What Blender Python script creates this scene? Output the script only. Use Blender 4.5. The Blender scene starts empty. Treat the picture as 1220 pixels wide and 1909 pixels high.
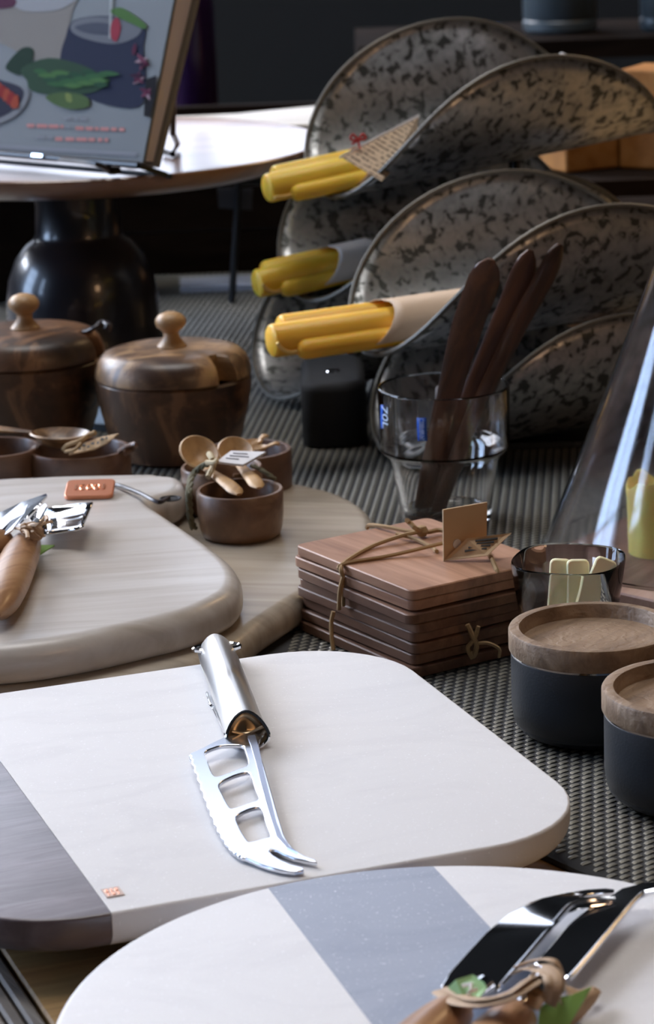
import bpy, bmesh, math, random
from math import sin, cos, pi, radians, sqrt
from mathutils import Vector, Matrix
random.seed(7)
SC = bpy.context.scene
COL = SC.collection
# ------------------------------------------------------------------ camera
FPX = 5000.0; TH = radians(15.1); RO = radians(2.0); CH = .385
Fv = Vector((0, cos(TH), -sin(TH))); Rv0 = Vector((1, 0, 0)); Uv0 = Vector((0, sin(TH), cos(TH)))
Rv = Rv0*cos(RO) - Uv0*sin(RO); Uv = Uv0*cos(RO) + Rv0*sin(RO)
cam = bpy.data.cameras.new('camera'); camo = bpy.data.objects.new('camera', cam); COL.objects.link(camo)
M3 = Matrix((Rv, Uv, -Fv)).transposed()
camo.matrix_world = Matrix.Translation((0, 0, CH)) @ M3.to_4x4()
cam.sensor_fit = 'VERTICAL'; cam.sensor_height = 36; cam.sensor_width = 36*1220/1909
cam.lens = FPX/1909*36; cam.clip_start = .02
cam.dof.use_dof = True; cam.dof.focus_distance = 1.10; cam.dof.aperture_fstop = 22
SC.camera = camo
# ------------------------------------------------------------------ world / exposure
w = bpy.data.worlds.new('world'); SC.world = w; w.use_nodes = True
w.node_tree.nodes['Background'].inputs[0].default_value = (.55, .65, .9, 1)
w.node_tree.nodes['Background'].inputs[1].default_value = .008
SC.view_settings.view_transform = 'Standard'; SC.view_settings.look = 'None'
SC.view_settings.gamma = 1; SC.view_settings.use_curve_mapping = False
SC.view_settings.exposure = 0.16
FILL_TOP = 7.5; SKY_HIGH = 25.0; SKY_LOW = 2.6; SIDE = 22.0; SIDE_BLUE = 12.0
def area(name, loc, target, size, power, color):
    l = bpy.data.lights.new(name, 'AREA'); l.shape = 'RECTANGLE'; l.size, l.size_y = size
    l.energy = power; l.color = color
    o = bpy.data.objects.new(name, l); COL.objects.link(o); o.location = loc
    o.rotation_euler = (Vector(target)-Vector(loc)).to_track_quat('-Z', 'Y').to_euler()
    return o
area('warm_front_fill', (1.1, -.35, 1.0), (.05, 1.1, 0), (.3, .3), 2.8, (1, .60, .33))  # unseen warm fill, added low at front right to brighten front faces
area('warm_counter_lamp', (1.0, 2.5, 1.2), (.1, 1.4, .05), (.2, .2), 2.2, (1, .66, .34))
# ------------------------------------------------------------------ pixel helpers (real camera, real heights)
def ray(px, py): return Fv + Rv*((px-610)/FPX) - Uv*((py-954.5)/FPX)
def P(px, py, z=0.0):
    d = ray(px, py); t = (z-CH)/d.z
    return Vector((d.x*t, d.y*t, z))
def PY(px, py, y):
    d = ray(px, py); t = y/d.y
    return Vector((d.x*t, y, CH+d.z*t))
# ------------------------------------------------------------------ materials
def sock(n, k, v):
    if k in n.inputs: n.inputs[k].default_value = v
def mat(name, col=(.5,.5,.5), rough=.5, metal=0.0, **kw):
    m = bpy.data.materials.new(name); m.use_nodes = True
    b = m.node_tree.nodes['Principled BSDF']
    sock(b, 'Base Color', (*col, 1)); sock(b, 'Roughness', rough); sock(b, 'Metallic', metal)
    for k, v in kw.items(): sock(b, k.replace('_', ' '), v)
    m['b'] = b.name
    return m
def nt(m): return m.node_tree, m.node_tree.nodes, m.node_tree.links, m.node_tree.nodes['Principled BSDF']
def coords(m, scale=(1,1,1), rot=0.0, rot3=None):
    t, N, L, b = nt(m)
    c = N.new('ShaderNodeTexCoord'); mp = N.new('ShaderNodeMapping')
    mp.inputs['Scale'].default_value = scale; 
    r0 = N.new('ShaderNodeMapping'); r0.inputs['Rotation'].default_value = rot3 or (0, 0, -rot)
    L.new(c.outputs['Object'], r0.inputs['Vector']); L.new(r0.outputs[0], mp.inputs['Vector'])
    return mp.outputs[0]
def noise(m, vec, scale, detail=4, rough=.55, dist=0.0):
    t, N, L, b = nt(m); n = N.new('ShaderNodeTexNoise')
    sock(n, 'Scale', scale); sock(n, 'Detail', detail); sock(n, 'Roughness', rough); sock(n, 'Distortion', dist)
    L.new(vec, n.inputs['Vector']); return n.outputs['Fac']
def ramp(m, fac, stops, interp='LINEAR'):
    t, N, L, b = nt(m); r = N.new('ShaderNodeValToRGB'); r.color_ramp.interpolation = interp
    e = r.color_ramp.elements
    while len(e) < len(stops): e.new(.5)
    for i, (p, c) in enumerate(stops):
        e[i].position = p; e[i].color = (*c, 1) if len(c) == 3 else c
    L.new(fac, r.inputs[0]); return r.outputs[0]
def mixc(m, a, bb, fac, mode='MIX'):
    t, N, L, b = nt(m); x = N.new('ShaderNodeMix'); x.data_type = 'RGBA'; x.blend_type = mode
    if isinstance(fac, (int, float)): x.inputs[0].default_value = fac
    else: L.new(fac, x.inputs[0])
    for i, s in ((6, a), (7, bb)):
        if isinstance(s, tuple): x.inputs[i].default_value = (*s, 1)
        else: L.new(s, x.inputs[i])
    return x.outputs[2]
def bump(m, h, strength=.3, dist=.0005):
    t, N, L, b = nt(m); n = N.new('ShaderNodeBump'); sock(n, 'Strength', strength); sock(n, 'Distance', dist)
    L.new(h, n.inputs['Height']); L.new(n.outputs[0], b.inputs['Normal'])
def setc(m, s, k='Base Color'):
    t, N, L, b = nt(m); L.new(s, b.inputs[k])
def wood(name, dark, mid, light, rot=0.0, rough=.45, lo=9, hi=150, coat=0.0, contrast=.2, bstr=.25, rot3=None):
    m = mat(name, mid, rough); contrast *= .6
    v = coords(m, (lo, hi, hi*.6), rot, rot3)
    n1 = noise(m, v, 1.0, 6, .6, .8)
    v2 = coords(m, (lo*.35, hi*.13, hi*.13), rot, rot3)
    n2 = noise(m, v2, 1.0, 3, .5, 1.2)
    c1 = ramp(m, n1, [(.5-contrast, dark), (.5, mid), (.5+contrast, light)])
    c2 = ramp(m, n2, [(.35, dark), (.62, light)])
    setc(m, mixc(m, c1, c2, .45)); bump(m, n1, bstr, .0003 if bstr < .45 else .0012)
    sock(nt(m)[3], 'Coat Weight', coat); sock(nt(m)[3], 'Coat Roughness', .25)
    return m
M = {}
M['grey_wood'] = wood('grey_washed_wood', (.40,.35,.295), (.56,.515,.47), (.66,.63,.60), radians(8), .42, 7, 75, .5, .3, .2)
M['low_wood'] = wood('tan_grey_wood', (.25,.195,.135), (.39,.325,.245), (.50,.44,.36), radians(-12), .45, 7, 90, .4, .3, .2)
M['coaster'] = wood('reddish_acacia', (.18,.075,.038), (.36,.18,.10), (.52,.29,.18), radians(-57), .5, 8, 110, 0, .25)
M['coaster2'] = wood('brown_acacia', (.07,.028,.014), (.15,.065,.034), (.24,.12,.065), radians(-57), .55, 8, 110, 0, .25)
M['table'] = wood('golden_tabletop', (.20,.11,.04), (.36,.21,.08), (.46,.29,.12), radians(20), .5, 5, 120, .1)
M['plank'] = wood('weathered_dark_plank', (.035,.028,.024), (.085,.068,.058), (.14,.12,.10), radians(-58), .6, 5, 110, 0, .2, .8)
M['walnut'] = wood('walnut_end', (.05,.03,.03), (.11,.08,.085), (.19,.15,.165), radians(20), .42, 16, 110, 1.0, .3, .5)
M['olive'] = wood('olive_wood', (.04,.016,.008), (.20,.10,.045), (.48,.29,.14), radians(15), .42, 30, 60, .2, .10)
M['olive_dark'] = wood('dark_olive_wood', (.012,.005,.003), (.07,.03,.016), (.26,.13,.06), radians(60), .42, 30, 55, .15, .12)
M['knob'] = wood('pale_knob_wood', (.26,.13,.05), (.42,.24,.10), (.52,.32,.15), 0, .45, 30, 60, .1)
M['pot'] = wood('brown_turned_wood', (.05,.022,.012), (.10,.045,.025), (.17,.085,.045), radians(30), .4, 12, 70, .3)
M['twin'] = wood('twin_bowl_wood', (.08,.036,.018), (.16,.08,.042), (.30,.17,.09), radians(30), .42, 12, 70, .2)
M['spoon'] = wood('honey_spoon_wood', (.26,.13,.045), (.44,.25,.10), (.56,.35,.16), radians(70), .5, 20, 110, .05)
M['spreader'] = wood('striped_spreader_wood', (.010,.004,.002), (.06,.018,.006), (.14,.05,.018), 0, .45, 14, 160, .1, .25, .25, (0, radians(66), 0))
M['lid'] = wood('canister_lid_wood', (.13,.075,.04), (.25,.155,.09), (.36,.25,.16), radians(50), .55, 22, 130, 0, .25, .5)
def carve():
    m = M['lid']; t, N, L, b = nt(m)
    c = N.new('ShaderNodeTexCoord'); wv = N.new('ShaderNodeTexWave'); wv.wave_type = 'RINGS'; wv.rings_direction = 'Z'
    sock(wv, 'Scale', 60.0); sock(wv, 'Distortion', 9.0); sock(wv, 'Detail', 3.0); sock(wv, 'Detail Scale', 3.0)
    L.new(c.outputs['Object'], wv.inputs['Vector']); bump(m, wv.outputs['Fac'], .35, .0005)
carve()
M['board_red'] = wood('reddish_board', (.13,.06,.04), (.28,.15,.11), (.40,.25,.19), radians(57), .45, 9, 60, .15)
M['plate'] = wood('cake_plate_wood', (.16,.07,.035), (.29,.14,.08), (.40,.22,.13), radians(10), .3, 6, 60, 1.0)
M['handle'] = wood('beech_handle', (.24,.11,.045), (.42,.22,.11), (.52,.31,.17), radians(60), .35, 12, 120, .3)
M['orange_wood'] = wood('orange_wood', (.30,.11,.02), (.46,.19,.04), (.56,.27,.08), 0, .5, 12, 60)
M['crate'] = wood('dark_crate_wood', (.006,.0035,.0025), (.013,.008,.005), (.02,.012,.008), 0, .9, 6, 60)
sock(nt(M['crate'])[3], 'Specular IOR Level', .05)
def marble(name, a, b_, scale=14, rough=.5):
    m = mat(name, a, rough); v = coords(m, (1, 2.2, 1), radians(12))
    n = noise(m, v, scale, 6, .6, 1.6)
    c = ramp(m, n, [(.3, b_), (.52, a), (.75, a)])
    n3 = noise(m, v, 900, 1, .5)
    t, N, L, b = nt(m)
    spark = ramp(m, n3, [(.70, (0,0,0)), (.78, (1,1,1))])
    setc(m, mixc(m, c, (.95,.95,.97), spark)); return m
M['marble'] = marble('white_marble', (.72,.705,.70), (.67,.655,.655))
M['marble_grey'] = marble('grey_marble', (.33,.36,.43), (.27,.30,.37), 10)
M['steel'] = mat('brushed_steel', (.60,.59,.57), .36, 1.0, Anisotropic=.5)
M['steel_end'] = mat('steel_bronze_reflection', (.60,.46,.30), .36, 1.0)  # bronze tint paints a warm reflection into the hollow steel end
M['chrome'] = mat('polished_chrome', (.72,.73,.76), .06, 1.0)
M['blade'] = mat('satin_blade', (.80,.83,.90), .2, 1.0)
M['slate'] = mat('dark_slate', (.012,.014,.018), .55)
bump(M['slate'], noise(M['slate'], coords(M['slate']), 900, 2), .3, .0003)
M['black'] = mat('black_metal', (.008,.008,.009), .3)
M['blackmatt'] = mat('matt_black', (.006,.006,.007), .8)
M['ceramic'] = mat('dark_glazed_ceramic', (.014,.012,.016), .3, 0, Coat_Weight=.5)
M['rubber'] = mat('rubber_foot', (.02,.02,.02), .8)
M['glass'] = mat('clear_glass', (1,1,1), 0.0, 0, Transmission_Weight=1.0, IOR=1.46)
M['glass_thin'] = mat('thin_clear_glass', (.96,.97,1), 0.07, 0, Transmission_Weight=1.0, IOR=1.46)
M['twine'] = mat('jute_twine', (.33,.21,.10), .9)
M['twine_green'] = mat('green_grey_cord', (.13,.12,.075), .9)
M['twine_pale'] = mat('pale_cord', (.55,.46,.30), .9)
M['raffia'] = mat('raffia_ribbon', (.42,.28,.17), .6)
M['kraft'] = mat('kraft_card', (.55,.38,.22), .8)
M['card_white'] = mat('white_card', (.66,.64,.64), .7)
M['ink'] = mat('black_ink', (.03,.03,.03), .7)
M['ink_grey'] = mat('grey_ink', (.16,.16,.18), .7)
M['ink_red'] = mat('red_ink', (.42,.14,.12), .7)
M['green'] = mat('green_tag', (.22,.42,.10), .6)
M['blue'] = mat('blue_label', (.015,.10,.52), .5)
M['pale_blue'] = mat('pale_print', (.62,.75,.95), .5)
M['copper'] = mat('copper_leather_tag', (.62,.24,.13), .38, .55)
M['copper_lit'] = mat('lit_copper', (.95,.45,.28), .25, .8)  # brighter copy of the copper, caught light painted onto the letters
M['leather'] = mat('dark_leather_cord', (.025,.018,.022), .35)
M['red_thread'] = mat('red_thread', (.55,.03,.03), .7)
M['wax'] = mat('beeswax', (.88,.58,.05), .42, 0, Subsurface_Weight=.35, Subsurface_Scale=.006)
M['wax_deep'] = mat('deep_beeswax', (.86,.48,.04), .42, 0, Subsurface_Weight=.35, Subsurface_Scale=.006)
M['wax_pale'] = mat('pale_beeswax_stub', (.88,.74,.20), .5, 0, Subsurface_Weight=.3, Subsurface_Scale=.006)
M['wick'] = mat('wick', (.75,.50,.15), .7)
M['stick'] = mat('cream_horn', (.90,.83,.52), .45, 0, Subsurface_Weight=.15, Subsurface_Scale=.003)
M['book_cover'] = mat('book_cover_print', (.125,.13,.13), .45)
for k_ in ('book_cover',): sock(nt(M[k_])[3], 'Specular IOR Level', .2)
M['pages'] = mat('book_pages', (.78,.66,.62), .8)
M['cover_edge'] = mat('book_cover_edge', (.20,.17,.13), .6)
def galv():
    m = mat('galvanized_metal', (.4,.4,.4), .34, .75)
    v = coords(m); 
    n = noise(m, v, 150, 2.5, .5, .5)
    n2 = noise(m, v, 22, 2, .5)
    c = ramp(m, n, [(.0, (.06,.065,.065)), (.40, (.10,.105,.10)), (.455, (.38,.39,.39)), (.62, (.52,.52,.52)), (1, (.65,.64,.63))])
    c = mixc(m, c, ramp(m, n2, [(.3, (.55,.55,.55)), (.7, (1,1,1))]), .6, 'MULTIPLY')
    setc(m, c); setc(m, ramp(m, n, [(.4, (.5,.5,.5)), (.6, (.33,.33,.33))]), 'Roughness')
    return m
M['galv'] = galv()
M['rim'] = mat('dull_rim_metal', (.16,.15,.13), .5, .6)
def newsprint():
    m = mat('newsprint', (.62,.47,.32), .8)
    t, N, L, b = nt(m)
    v = coords(m, (1,1,1), 0, (radians(20), radians(35), radians(38)))
    wv = N.new('ShaderNodeTexWave'); wv.bands_direction = 'Y'; sock(wv, 'Scale', 75.0); sock(wv, 'Distortion', 0.0)
    L.new(v, wv.inputs['Vector'])
    nn = noise(m, v, 420, 1)
    a = ramp(m, wv.outputs['Fac'], [(.35, (0,0,0)), (.6, (1,1,1))])
    b2 = ramp(m, nn, [(.42, (0,0,0)), (.5, (1,1,1))])
    f = mixc(m, a, b2, 1.0, 'MULTIPLY')
    setc(m, mixc(m, (.64,.49,.34), (.20,.14,.10), f)); return m
M['news'] = newsprint()
M['wrap'] = mat('tan_wrap_paper', (.66,.48,.33), .75)
M['wrap_white'] = mat('white_wrap_paper', (.82,.78,.74), .7)
def emis(name, col, s):
    m = bpy.data.materials.new(name); m.use_nodes = True; N = m.node_tree.nodes
    N.clear(); e = N.new('ShaderNodeEmission'); e.inputs[0].default_value = (*col, 1); e.inputs[1].default_value = s
    o = N.new('ShaderNodeOutputMaterial'); m.node_tree.links.new(e.outputs[0], o.inputs[0]); return m
M['sky_high'] = emis('daylight_pane', (.97,.95,1.0), SKY_HIGH)
M['sky_low'] = emis('dim_street_pane', (.74,.82,1.0), SKY_LOW)
M['fill_top'] = emis('top_fill_pane', (1.0,.97,.95), FILL_TOP)
M['sky_side'] = emis('side_daylight_pane', (.78,.85,1.0), SIDE)
M['wall'] = mat('dark_shop_wall', (.004,.004,.004), .9)
M['floor'] = mat('dark_floor', (.02,.016,.012), .8)
# ------------------------------------------------------------------ mesh helpers
def wloc(o):
    v = Vector((0,0,0))
    while o is not None: v += o.location; o = o.parent
    return v
def obj(name, geo, m, parent=None, smooth=True, angle=35, mats=None, midx=None, loc=None, local=False):
    """geo = (verts, faces); verts in world space unless local"""
    vs, fs = geo
    me = bpy.data.meshes.new(name)
    off = Vector((0,0,0))
    if not local:
        off = wloc(parent) if parent is not None else Vector((0,0,0))
        if loc is not None: off = Vector(loc)
    me.from_pydata([tuple(Vector(v)-off) for v in vs], [], fs)
    me.update()
    bm = bmesh.new(); bm.from_mesh(me); bmesh.ops.recalc_face_normals(bm, faces=bm.faces)
    ng = [f for f in bm.faces if len(f.verts) > 4]
    if ng and not midx: bmesh.ops.triangulate(bm, faces=ng, ngon_method='EAR_CLIP')
    bm.to_mesh(me); bm.free()
    for mm in (mats or [m]): me.materials.append(mm)
    if midx:
        for i, k in enumerate(midx): me.polygons[i].material_index = k
    if smooth:
        me.polygons.foreach_set('use_smooth', [True]*len(me.polygons))
        me.set_sharp_from_angle(angle=radians(angle))
    o = bpy.data.objects.new(name, me); COL.objects.link(o)
    if parent is not None: o.parent = parent
    elif loc is not None: o.location = loc
    return o
def thing(name, label, cat, loc=(0,0,0), group=None, rz=0):
    o = bpy.data.objects.new(name, None); COL.objects.link(o); o.location = loc; o.rotation_euler.z = rz
    o.empty_display_size = .02
    o['label'] = label; o['category'] = cat
    if group: o['group'] = group
    return o
def tag(o, label, cat, group=None):
    o['label'] = label; o['category'] = cat
    if group: o['group'] = group
    return o
def joing(*gs):
    V = []; F = []
    for v, f in gs:
        n = len(V); V += [Vector(x) for x in v]; F += [tuple(i+n for i in q) for q in f]
    return V, F
def xf(g, mtx): return [mtx @ Vector(v) for v in g[0]], g[1]
def box(a, b):
    x0,y0,z0 = a; x1,y1,z1 = b
    v = [(x0,y0,z0),(x1,y0,z0),(x1,y1,z0),(x0,y1,z0),(x0,y0,z1),(x1,y0,z1),(x1,y1,z1),(x0,y1,z1)]
    return [Vector(q) for q in v], [(0,3,2,1),(4,5,6,7),(0,1,5,4),(1,2,6,5),(2,3,7,6),(3,0,4,7)]
def obox(c, ax, ay, az, sx, sy, sz):
    """oriented box: centre and unit axes"""
    g = box((-sx/2,-sy/2,-sz/2),(sx/2,sy/2,sz/2))
    return [Vector(c)+Vector(ax)*v.x+Vector(ay)*v.y+Vector(az)*v.z for v in g[0]], g[1]
def lathe(prof, seg=48, c=(0,0,0), rib=None):
    V = []; F = []; c = Vector(c); idx = []
    for (r, z) in prof:
        if r < 1e-6: idx.append([len(V)]); V.append(c+Vector((0,0,z)))
        else:
            idx.append(list(range(len(V), len(V)+seg)))
            for k in range(seg):
                a = 2*pi*k/seg; V.append(c+Vector((r*cos(a), r*sin(a), z)))
    for i in range(len(idx)-1):
        A, B = idx[i], idx[i+1]
        for k in range(seg):
            k2 = (k+1) % seg
            if len(A) == 1 and len(B) == 1: break
            if len(A) == 1: F.append((A[0], B[k], B[k2]))
            elif len(B) == 1: F.append((A[k], B[0], A[k2]))
            else: F.append((A[k], A[k2], B[k2], B[k]))
    return V, F
def smooth_closed(pts, n=6):
    out = []; N = len(pts)
    for i in range(N):
        p0, p1, p2, p3 = (Vector(pts[(i+k-1) % N]) for k in range(4))
        for j in range(n):
            t = j/n
            out.append(.5*((2*p1)+(p2-p0)*t+(2*p0-5*p1+4*p2-p3)*t*t+(3*p1-p0-3*p2+p3)*t**3))
    return out
def smooth_open(pts, n=6):
    out = []; pts = [Vector(p) for p in pts]; N = len(pts)
    for i in range(N-1):
        p1, p2 = pts[i], pts[i+1]; p0 = pts[i-1] if i else p1*2-p2; p3 = pts[i+2] if i+2 < N else p2*2-p1
        for j in range(n):
            t = j/n
            out.append(.5*((2*p1)+(p2-p0)*t+(2*p0-5*p1+4*p2-p3)*t*t+(3*p1-p0-3*p2+p3)*t**3))
    out.append(pts[-1]); return out
def tube(pts, r, seg=8, flat=1.0, up=None, closed=False):
    pts = [Vector(p) for p in pts]; n = len(pts)
    R = r if isinstance(r, (list, tuple)) else [r]*n
    if len(R) != n: R = [R[0]+(R[-1]-R[0])*i/(n-1) for i in range(n)] if len(R) == 2 else [R[min(len(R)-1, int(i*len(R)/n))] for i in range(n)]
    V = []; F = []; prev = None
    for i, p in enumerate(pts):
        if closed: t = pts[(i+1) % n]-pts[i-1]
        else: t = (pts[min(i+1, n-1)]-pts[max(i-1, 0)])
        t = t.normalized() if t.length > 0 else Vector((0,0,1))
        if prev is None:
            u = Vector(up) if up else (Vector((0,0,1)) if abs(t.z) < .9 else Vector((1,0,0)))
        else: u = prev
        u = (u - t*u.dot(t)); u.normalize(); prev = u; s = t.cross(u)
        for k in range(seg):
            a = 2*pi*k/seg; V.append(p+(u*cos(a)*flat+s*sin(a))*R[i])
    m = n if closed else n-1
    for i in range(m):
        for k in range(seg):
            a = i*seg+k; b = i*seg+(k+1) % seg; c = ((i+1) % n)*seg
            F.append((a, b, c+(k+1) % seg, c+k))
    if not closed:
        F.append(tuple(range(seg-1, -1, -1))); F.append(tuple((n-1)*seg+k for k in range(seg)))
    return V, F
def area2(p): return sum(p[i].x*p[(i+1) % len(p)].y-p[(i+1) % len(p)].x*p[i].y for i in range(len(p)))/2
def slab(outline, rings):
    """outline: list of 2D/3D pts; rings: [(inset, z)] from bottom to top; capped with n-gons"""
    p = [Vector((q[0], q[1], 0)) for q in outline]
    if area2(p) < 0: p.reverse()
    n = len(p); nor = []
    for i in range(n):
        t = (p[(i+1) % n]-p[i-1]); t.normalize(); nor.append(Vector((t.y, -t.x, 0)))
    V = []; F = []
    for ins, z in rings:
        q = [p[i]-nor[i]*ins for i in range(n)]
        for it in range(12):
            bad = [i for i in range(n) if (q[(i+1) % n]-q[i]).dot(p[(i+1) % n]-p[i]) < 0]
            if not bad: break
            for i in bad:
                m_ = (q[i]+q[(i+1) % n])/2; q[i] = m_+(q[i-1]-m_)*.02; q[(i+1) % n] = m_+(q[(i+2) % n]-m_)*.02
        for i in range(n): V.append(q[i]+Vector((0,0,z)))
    for k in range(len(rings)-1):
        for i in range(n):
            j = (i+1) % n; F.append((k*n+i, k*n+j, (k+1)*n+j, (k+1)*n+i))
    F.append(tuple(range(n-1, -1, -1))); F.append(tuple((len(rings)-1)*n+i for i in range(n)))
    return V, F
def roundrect(x0, y0, x1, y1, r, n=6):
    out = []
    for cx, cy, a0 in ((x1-r, y1-r, 0), (x0+r, y1-r, 90), (x0+r, y0+r, 180), (x1-r, y0+r, 270)):
        for k in range(n+1):
            a = radians(a0+90*k/n); out.append(Vector((cx+r*cos(a), cy+r*sin(a), 0)))
    return out
def round_rings(z0, z1, rb, rt, n=4, taper=0.0):
    R = []
    for k in range(n+1):
        a = pi/2*k/n; R.append((rb*(1-sin(a))+taper, z0+rb*(1-cos(a))))
    for k in range(n+1):
        a = pi/2*k/n; R.append((rt*(1-cos(a)), z1-rt*(1-sin(a))))
    return R
def sheet(poly, nrm, th):
    """thin prism from 3D planar polygon"""
    p = [Vector(q) for q in poly]; nrm = Vector(nrm).normalized(); n = len(p)
    V = [q-nrm*th/2 for q in p]+[q+nrm*th/2 for q in p]
    F = [tuple(range(n-1, -1, -1)), tuple(range(n, 2*n))]+[(i, (i+1) % n, n+(i+1) % n, n+i) for i in range(n)]
    return V, F
def bridge_grid(rows, closed_u=False):
    V = [Vector(v) for r in rows for v in r]; m = len(rows[0]); F = []
    for i in range(len(rows)-1):
        for k in range(m if closed_u else m-1):
            k2 = (k+1) % m; F.append((i*m+k, i*m+k2, (i+1)*m+k2, (i+1)*m+k))
    return V, F
def flip(o): pass
def struct(name, geo, m, parent=None, **kw):
    o = obj(name, geo, m, parent, smooth=False, **kw)
    if parent is None: o['kind'] = 'structure'
    return o
# ------------------------------------------------------------------ SETTING
X0, X1, Y0, Y1, Z0, Z1 = -3.2, 3.2, -1.6, 5.0, -.75, 3.6
struct('floor', box((X0,Y0,Z0-.05),(X1,Y1,Z0)), M['floor'])
struct('ceiling', box((X0,Y0,Z1),(X1,Y1,Z1+.05)), M['wall'])
struct('wall_back', box((X0,Y1,Z0),(X1,Y1+.05,Z1)), M['wall'])
struct('wall_left', box((X0-.05,Y0,Z0),(X0,Y1,Z1)), M['wall'])
struct('wall_right', box((X1,Y0,Z0),(X1+.05,Y1,Z1)), M['wall'])
struct('wall_front', box((X0,Y0-.05,Z0),(X1,Y0,Z1)), M['wall'])
def window(name, o, ux, uz, w_, h_, nx, nz, m, gap=.035):
    o = Vector(o); ux = Vector(ux); uz = Vector(uz); n = ux.cross(uz)
    c = o+ux*w_/2+uz*h_/2
    fr = []
    for i in range(nx+1): fr.append(obox(o+ux*(w_*i/nx)+uz*h_/2, ux, uz, n, gap, h_+gap, .05))
    for i in range(nz+1): fr.append(obox(o+uz*(h_*i/nz)+ux*w_/2, ux, uz, n, w_+gap, gap, .045))
    e = bpy.data.objects.new(name, None); COL.objects.link(e); e.location = o; e['kind'] = 'structure'
    obj('window_frame', joing(*fr), M['black'], e, smooth=False)
    for i in range(nx):
        for j in range(nz):
            obj('pane', obox(o+ux*(w_*(i+.5)/nx)+uz*(h_*(j+.5)/nz), ux, uz, n, w_/nx-gap, h_/nz-gap, .006), m, e, smooth=False)
    return e
window('window_1', (-3.1, 4.94, 1.5), (1,0,0), (0,0,1), 1.3, 1.9, 3, 3, M['sky_high'])
window('window_2', (-1.75, 4.94, .30), (1,0,0), (0,0,1), 1.85, 2.0, 3, 2, M['sky_low'])
window('window_3', (-3.14, 2.9, 1.2), (0,1,0), (0,0,1), 1.7, 1.9, 3, 3, M['sky_side'])
M['sky_blue'] = emis('blue_daylight_pane', (.50,.68,1.0), SIDE_BLUE)
window('window_5', (-3.14, 1.35, .35), (0,1,0), (0,0,1), .95, 1.9, 2, 4, M['sky_blue'])
window('window_6', (-3.14, .12, .7), (0,1,0), (0,0,1), .42, 1.1, 2, 4, M['sky_blue'])
window('top_fill_panel', (-1.2, 1.05, 3.56), (1,0,0), (0,1,0), 1.9, 1.35, 3, 2, M['fill_top'])  # unseen glowing panel added overhead for soft top light
# ------------------------------------------------------------------ TABLE
tab = thing('display_table', 'wooden display table, golden top with weathered dark plank at its left edge', 'table', (0, 1.3, -.74))
sa = P(0, 1772, 0); sb = P(92, 1909, 0); sd = (sa-sb).normalized(); sn = Vector((sd.y, -sd.x, 0))
if sn.x < 0: sn = -sn
def quad_slab(pts, z0, z1): return slab(pts, [(0, z0), (0, z1-.001), (.001, z1)])
b0 = sb-sd*.5; b1 = sb+sd*.62
obj('tabletop', quad_slab([b0+sn*.001, b0+sn*1.3, b1+sn*1.3+sd*.35, b1+sd*.35+sn*.001], -.035, 0), M['table'], tab, smooth=False)
for i in range(24):
    a = -.0058*i
    obj('plank', quad_slab([b0+sn*(a-.0006), b1+sd*.35+sn*(a-.0006), b1+sd*.35+sn*(a-.0056), b0+sn*(a-.0056)], -.034, .0-.0004*((i*7) % 3)), M['plank'], tab, smooth=False)
obj('plank_base', quad_slab([b0-sn*.0005, b1+sd*.35-sn*.0005, b1+sd*.35-sn*.145, b0-sn*.145], -.040, -.0345), M['crate'], tab, smooth=False)
for x, y in ((.05, .55), (.75, .9), (-.55, 1.75), (.2, 1.9)):
    obj('leg', box((x-.03, y-.03, -.745), (x+.03, y+.03, -.035)), M['table'], tab, smooth=False)
# woven runner mat: thin dark base and raised strands
mo = P(1000, 1590, 0); md = Vector((-.57, .82, 0)).normalized(); mn = Vector((md.y, -md.x, 0))
e0 = mo-md*.32; e1 = mo+md*1.36
matthing = thing('woven_runner', 'metallic grey-beige woven runner under the coasters, canisters and glasses', 'table runner', tuple(mo))
M['weave_base'] = mat('dark_weave_base', (.03,.03,.032), .7)
M['strand'] = mat('beige_strand', (.30,.285,.24), .32, .45)
obj('mat_base', quad_slab([e0, e0+mn*.62, e1+mn*.62, e1], .0002, .0014), M['weave_base'], matthing, smooth=False)
def weave():
    V = []; F = []
    ps, pr = .0062, .0037
    L, W = .0052, .0023
    nr = int(1.68/pr)
    for r in range(nr):
        base = e0+md*(pr*(r+.5)); o = (r*.0032) % ps
        for c in range(int(.62/ps)-1):
            p = base+mn*(o+ps*(c+.6))
            if abs(p.x) > .045+.128*p.y or p.y < .78: continue
            if p.y > 1.15 and -.19 < p.x < -.02 and p.y < 1.36: continue
            n = len(V)
            for k, (s, h) in enumerate(((-.5, -.0002), (-.25, .0007), (.25, .0007), (.5, -.0002))):
                q = p+mn*(L*s)
                w_ = W*(.5 if k in (1, 2) else .3)
                V += [(q.x-md.x*w_, q.y-md.y*w_, .0014+h*.55), (q.x, q.y, .0014+h), (q.x+md.x*w_, q.y+md.y*w_, .0014+h*.55)]
            for k in range(3):
                a = n+k*3
                F += [(a, a+3, a+4, a+1), (a+1, a+4, a+5, a+2)]
    return V, F
g = weave()
me = bpy.data.meshes.new('woven_strands'); me.from_pydata([(v[0]-mo.x, v[1]-mo.y, v[2]-mo.z) for v in g[0]], [], g[1]); me.materials.append(M['strand']); me.update()
bmx = bmesh.new(); bmx.from_mesh(me)
for f in bmx.faces:
    if f.normal.z < 0: f.normal_flip()
bmx.to_mesh(me); bmx.free()
me.polygons.foreach_set('use_smooth', [True]*len(me.polygons))
ws = bpy.data.objects.new('woven_strands', me); COL.objects.link(ws); ws.parent = matthing; ws['kind'] = 'stuff'
obj('hem', quad_slab([e0-mn*.003, e0+mn*.001, e1+mn*.001, e1-mn*.003], .0002, .002), M['weave_base'], matthing, smooth=False)
ZM = .0021   # top of the runner
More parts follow.
